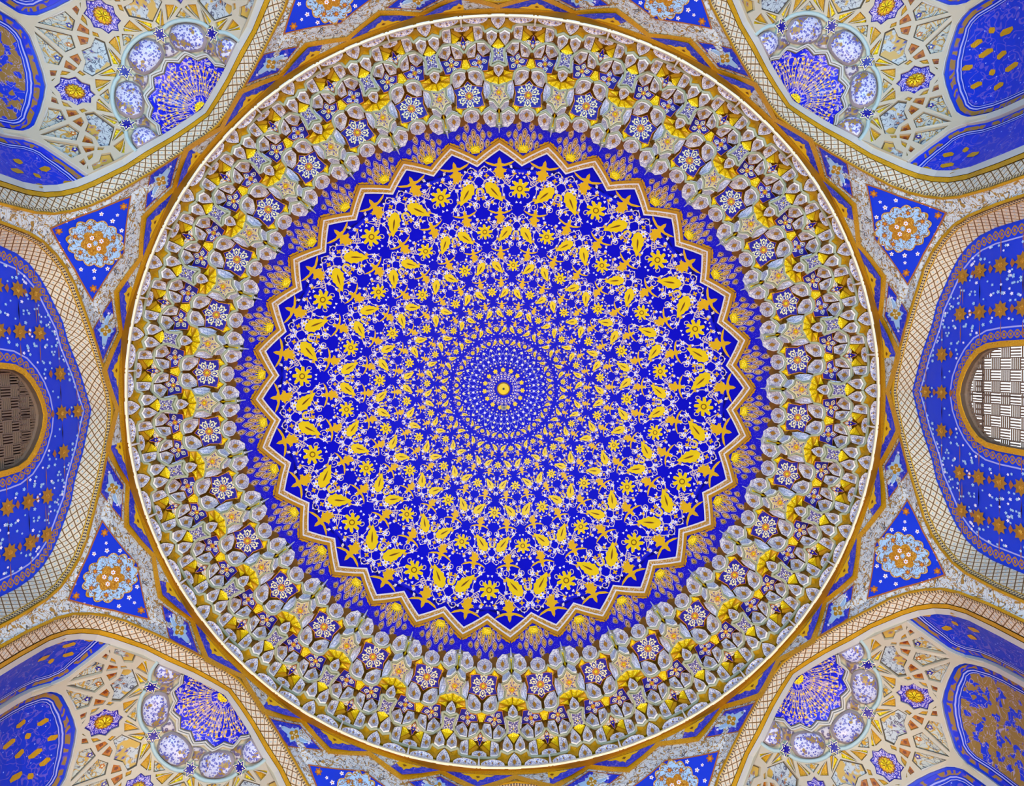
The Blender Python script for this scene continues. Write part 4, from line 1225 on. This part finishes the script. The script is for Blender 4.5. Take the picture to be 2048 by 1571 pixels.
for i in range(16): b.face([gh[i], gh[i + 1], SQ(0, .001, .055)], 'gold_bright')
half_gold = b.build('half_rosette')
# pale green arcs springing from star to star round the bulges
arcs = []
b = MB()
for foot in (-67.5, -22.5, 22.5): 
    b.tube([SQ(foot + a, r) for a, r in [(4.5, .875), (9, .90), (14, .912), (19, .917), (22.5, .918), (26, .917), (31, .912), (36, .90), (40.5, .875)]], .026, 'sage_blue', False, .035, 6)
for sg in (1, -1): b.tube([SQ(sg * (67.5 + a), r) for a, r in [(4.5, .875), (9, .90), (14, .912), (19, .917), (22.3, .918)]], .026, 'sage_blue', False, .035, 6)
arc_me = b.build('arched_rib', True)
# ground of the inner bowl between fan and ribs
b = MB()
for i in range(len(al) - 1):
    for r0_, r1_ in ((.5, .6), (.6, .7), (.7, .8), (.8, .95)):
        b.face([SQ(al[i], r0_, -.01), SQ(al[i + 1], r0_, -.01), SQ(al[i + 1], r1_, -.01), SQ(al[i], r1_, -.01)], 'ivory')
bowl_me = b.build('bowl_ground')
# blue lunettes between the feet, going down to the floor as the niche wall
RS = [1.80, 1.82, 1.84, 1.85, 1.855, 1.86]
def pstrip(lo, hi, m, off, d0, d1, centre, half_=False, n=16):
    """strip of the lunette between two inset edges lo/hi (in r added to the edge)"""
    b = MB(); A_, B_ = [], []
    for i in range(n + 1):
        d = lerp(d0, d1, i / n); A_.append((d, min(1.8, panel_top(d) + lo))); B_.append((d, min(1.8, panel_top(d) + hi)))
    return A_, B_
def lunette_panel(centre, sides):
    parts = {}
    bb = MB()
    for sg in sides:
        n = 18
        ds = [22.5 - (22.5 - .7) * (i / n) ** .8 for i in range(n + 1)]
        col = []
        for d in ds:
            r0_ = panel_top(d); rr = [lerp(r0_, 1.80, j / 5) for j in range(6)] + RS[1:]
            a = centre + sg * (22.5 - d); col.append([SQ(a, r, -.012) for r in rr])
        for i in range(n):
            for j in range(len(col[0]) - 1): bb.face([col[i][j], col[i + 1][j], col[i + 1][j + 1], col[i][j + 1]], 'wall_blue')
    parts['lunette'] = bb.build('lunette')
    def inset(e):   # points of the edge curve pushed into the panel by e metres
        o = []
        for d in [22.5, 20, 17, 14, 11, 8.5, 6.5, 5, 4, 3, 2.2, 1.5, 1.0]:
            r = panel_top(d); 
            o.append((min(22.5, d + R2D * e / 1.7 * (1 - (d / 22.5)) ** .6), r + e * (d / 22.5) ** .5))
        a_last = o[-1][0]
        o += [(a_last, r) for r in (1.80, 1.83, 1.845, 1.853) if r > o[-1][1]]
        return o
    for nm, e0, e1, m, off in (('pale_moulding', -.045, .012, 'rib_white', .035), ('gold_chain', .045, .09, 'panel_scroll', .004), ('lilac_line', .105, .118, 'lilac_line', .008), ('lilac_line', .135, .142, 'lilac_line', .008)):
        bb = MB(); A_, B_ = inset(e0), inset(e1); n = min(len(A_), len(B_))
        for sg in sides:
            pa = [SQ(centre + sg * (22.5 - a), r, off) for a, r in A_[:n]]; pb_ = [SQ(centre + sg * (22.5 - a), r, off) for a, r in B_[:n]]
            for i in range(n - 1):
                bb.face([pa[i], pa[i + 1], pb_[i + 1], pb_[i]], m)
                if nm == 'pale_moulding':
                    pc = [SQ(centre + sg * (22.5 - a), r, -.02) for a, r in B_[:n]]; bb.face([pb_[i], pb_[i + 1], pc[i + 1], pc[i]], m)
        parts.setdefault(nm, []) if not isinstance(parts.get(nm), list) else None
        parts[nm].append(bb.build(nm))
    bb = MB(); I = inset(.15); n = len(I)
    for sg in sides:
        pa = [SQ(centre + sg * (22.5 - a), r, .002) for a, r in I]; pc = [SQ(centre, max(r, 1.62), .002) for a, r in I]
        for i in range(n - 1):
            q0 = [SQ(centre + sg * lerp(22.5 - I[i][0], 0, t), lerp(I[i][1], max(I[i][1], I[0][1]), t), .003) for t in (0, .33, .66, 1)]
            q1 = [SQ(centre + sg * lerp(22.5 - I[i + 1][0], 0, t), lerp(I[i + 1][1], max(I[i + 1][1], I[0][1]), t), .003) for t in (0, .33, .66, 1)]
            for t in range(3): bb.face([q0[t], q0[t + 1], q1[t + 1], q1[t]], 'panel_scroll_gold' if centre == -45 else 'wall_blue_fleck')
    parts['field'] = [bb.build('scroll_field')]
    carts = []
    if centre != -45:
        for i, (dx, r, tilt) in enumerate([(-8, 1.70, .5), (0, 1.64, -.4), (8, 1.70, .5), (-10, 1.775, -.4), (-3, 1.74, .5), (5, 1.77, -.4), (11, 1.80, .4), (0, 1.80, .5), (-7, 1.815, -.3), (6, 1.825, .4)]):
            if len(sides) == 1 and dx * sides[0] < 0: continue
            L_ = []
            for x, y in ((0, 1), (.35, .7), (.35, -.7), (0, -1), (-.35, -.7), (-.35, .7)):
                x, y = x * math.cos(tilt) - y * math.sin(tilt) * .5, y * math.cos(tilt) * .5 + x * math.sin(tilt)
                L_.append(SQ(centre + dx + R2D * x * .085 / 1.7, min(1.845, r + y * (.07 if r < 1.76 else .028)), .009))
            bb = MB(); bb.face(L_, 'gold_dark'); carts.append(bb.build('cartouche'))
    parts['cartouche'] = carts
    return parts
panels = [lunette_panel(-45, (1, -1)), lunette_panel(0, (1, -1)), lunette_panel(45, (1, -1)), lunette_panel(90, (-1,)), lunette_panel(-90, (1,))]
VL = {45: 'upper right', -45: 'lower right', 135: 'upper left', -135: 'lower left'}
for ang, txt in VL.items():
    rt = ang - 90      # degrees counter-clockwise from the picture's top
    o = thing('squinch_vault', 'ivory ribbed squinch vault with blue fan and white bulges, %s corner of the photo' % txt, 'squinch vault', 'thing', 'corner squinch vaults')
    for me in sq_bands: inst(me.name.split('.')[0], me, o, rt)
    inst('bowl_ground', bowl_me, o, rt); inst('rib_net', rib_mesh, o, rt)
    fo = inst('blue_fan', fan_me, o, rt)
    s_ = bpy.data.objects.new('fan_ornament', fan_orn); COL.objects.link(s_); s_.parent = fo; s_['kind'] = 'stuff'
    s_ = bpy.data.objects.new('half_rosette', half_gold); COL.objects.link(s_); s_.parent = fo
    inst('scalloped_border', fan_edge, o, rt); inst('arched_rib', arc_me, o, rt)
    ri = 0
    for nm, me in facets:
        fo = inst(nm, me, o, rt)
        if nm == 'rosette':
            s_ = bpy.data.objects.new('gold_rosette', ros_flowers[ri]); COL.objects.link(s_); s_.parent = fo; ri += 1
    for me in dome_meshes: inst('white_bulge', me, o, rt)
    for me in small_meshes: inst('small_bulge', me, o, rt)
    for p in panels:
        lo = inst('lunette', p['lunette'], o, rt)
        for nm in ('pale_moulding', 'gold_chain', 'lilac_line', 'field', 'cartouche'):
            for me in p[nm]:
                s_ = bpy.data.objects.new(me.name.split('.')[0], me); COL.objects.link(s_); s_.parent = lo

# ------------------------------------------------------------------ small fitting near the crown, lower walls, floor, light-blocking outer box
P = domeP(180 + .5, 38)
b = MB(); s_ = .045
for ax in range(3):
    for sg in (1, -1):
        u = [Vector((1, 0, 0)), Vector((0, 1, 0)), Vector((0, 0, 1))]; n_ = u[ax] * sg; a_, c_ = u[(ax + 1) % 3], u[(ax + 2) % 3]
        b.face([P + Vector((0, 0, -.05)) + (n_ + a_ * x + c_ * y) * s_ for x, y in ((-1, -1), (1, -1), (1, 1), (-1, 1))], 'grey_box')
for k in range(8): 
    t0, t1 = k * math.pi / 4, (k + 1) * math.pi / 4
    b.face([P + Vector((.022 * math.cos(t0), .022 * math.sin(t0), -.095)), P + Vector((.022 * math.cos(t1), .022 * math.sin(t1), -.095)), P + Vector((.016 * math.cos(t1), .016 * math.sin(t1), -.11)), P + Vector((.016 * math.cos(t0), .016 * math.sin(t0), -.11))], 'black')
thing('ceiling_sensor', 'tiny grey box fixed to the dome just below its gold boss', 'sensor', 'thing', me=b.build('ceiling_sensor'))
# piers below the drum ground
b = MB(); da = math.atan2(1.99, APW) * R2D
for k in range(8):
    aa = [k * 45 + x for x in (da, 22.5, 45 - da)]
    for i in range(2): b.face([pol(aa[i], drumR(aa[i], 6), 5.5), pol(aa[i + 1], drumR(aa[i + 1], 6), 5.5), pol(aa[i + 1], drumR(aa[i + 1], 6), -1.6), pol(aa[i], drumR(aa[i], 6), -1.6)], 'plaster')
o = thing('wall_piers', 'plain plaster piers below the painted pendentives', 'wall', 'structure', me=b.build('wall_piers'))
b = MB(); b.face([Vector((x, y, -1.6)) for x, y in ((-8.5, -8.5), (8.5, -8.5), (8.5, 8.5), (-8.5, 8.5))], 'marble')
thing('floor', 'pale marble floor of the hall below the dome', 'floor', 'structure', me=b.build('floor'))
b = MB(); Z0, Z1, X = -1.6, 14.4, 8.5  # unseen box added round the hall so sky light enters on one side only
for k in range(4):
    R_ = Matrix.Rotation(k * math.pi / 2, 3, 'Z')
    quads = [[(-X, X, Z0), (X, X, Z0), (X, X, Z1), (-X, X, Z1)]]
    if k == 3:   # the side of the bright window is pierced
        quads = [[(-X, X, Z0), (X, X, Z0), (X, X, 5.2), (-X, X, 5.2)], [(-X, X, 5.2), (-5, X, 5.2), (-5, X, Z1), (-X, X, Z1)], [(5, X, 5.2), (X, X, 5.2), (X, X, Z1), (5, X, Z1)]]
    for q in quads: b.face([R_ @ Vector(p) for p in q], 'plaster')
b.face([Vector((x, y, Z1)) for x, y in ((-X, -X), (X, -X), (X, X), (-X, X))], 'plaster')
thing('wall_light_block', 'unseen box added around the domed hall to keep sky light out', 'wall', 'structure', me=b.build('wall_light_block'))
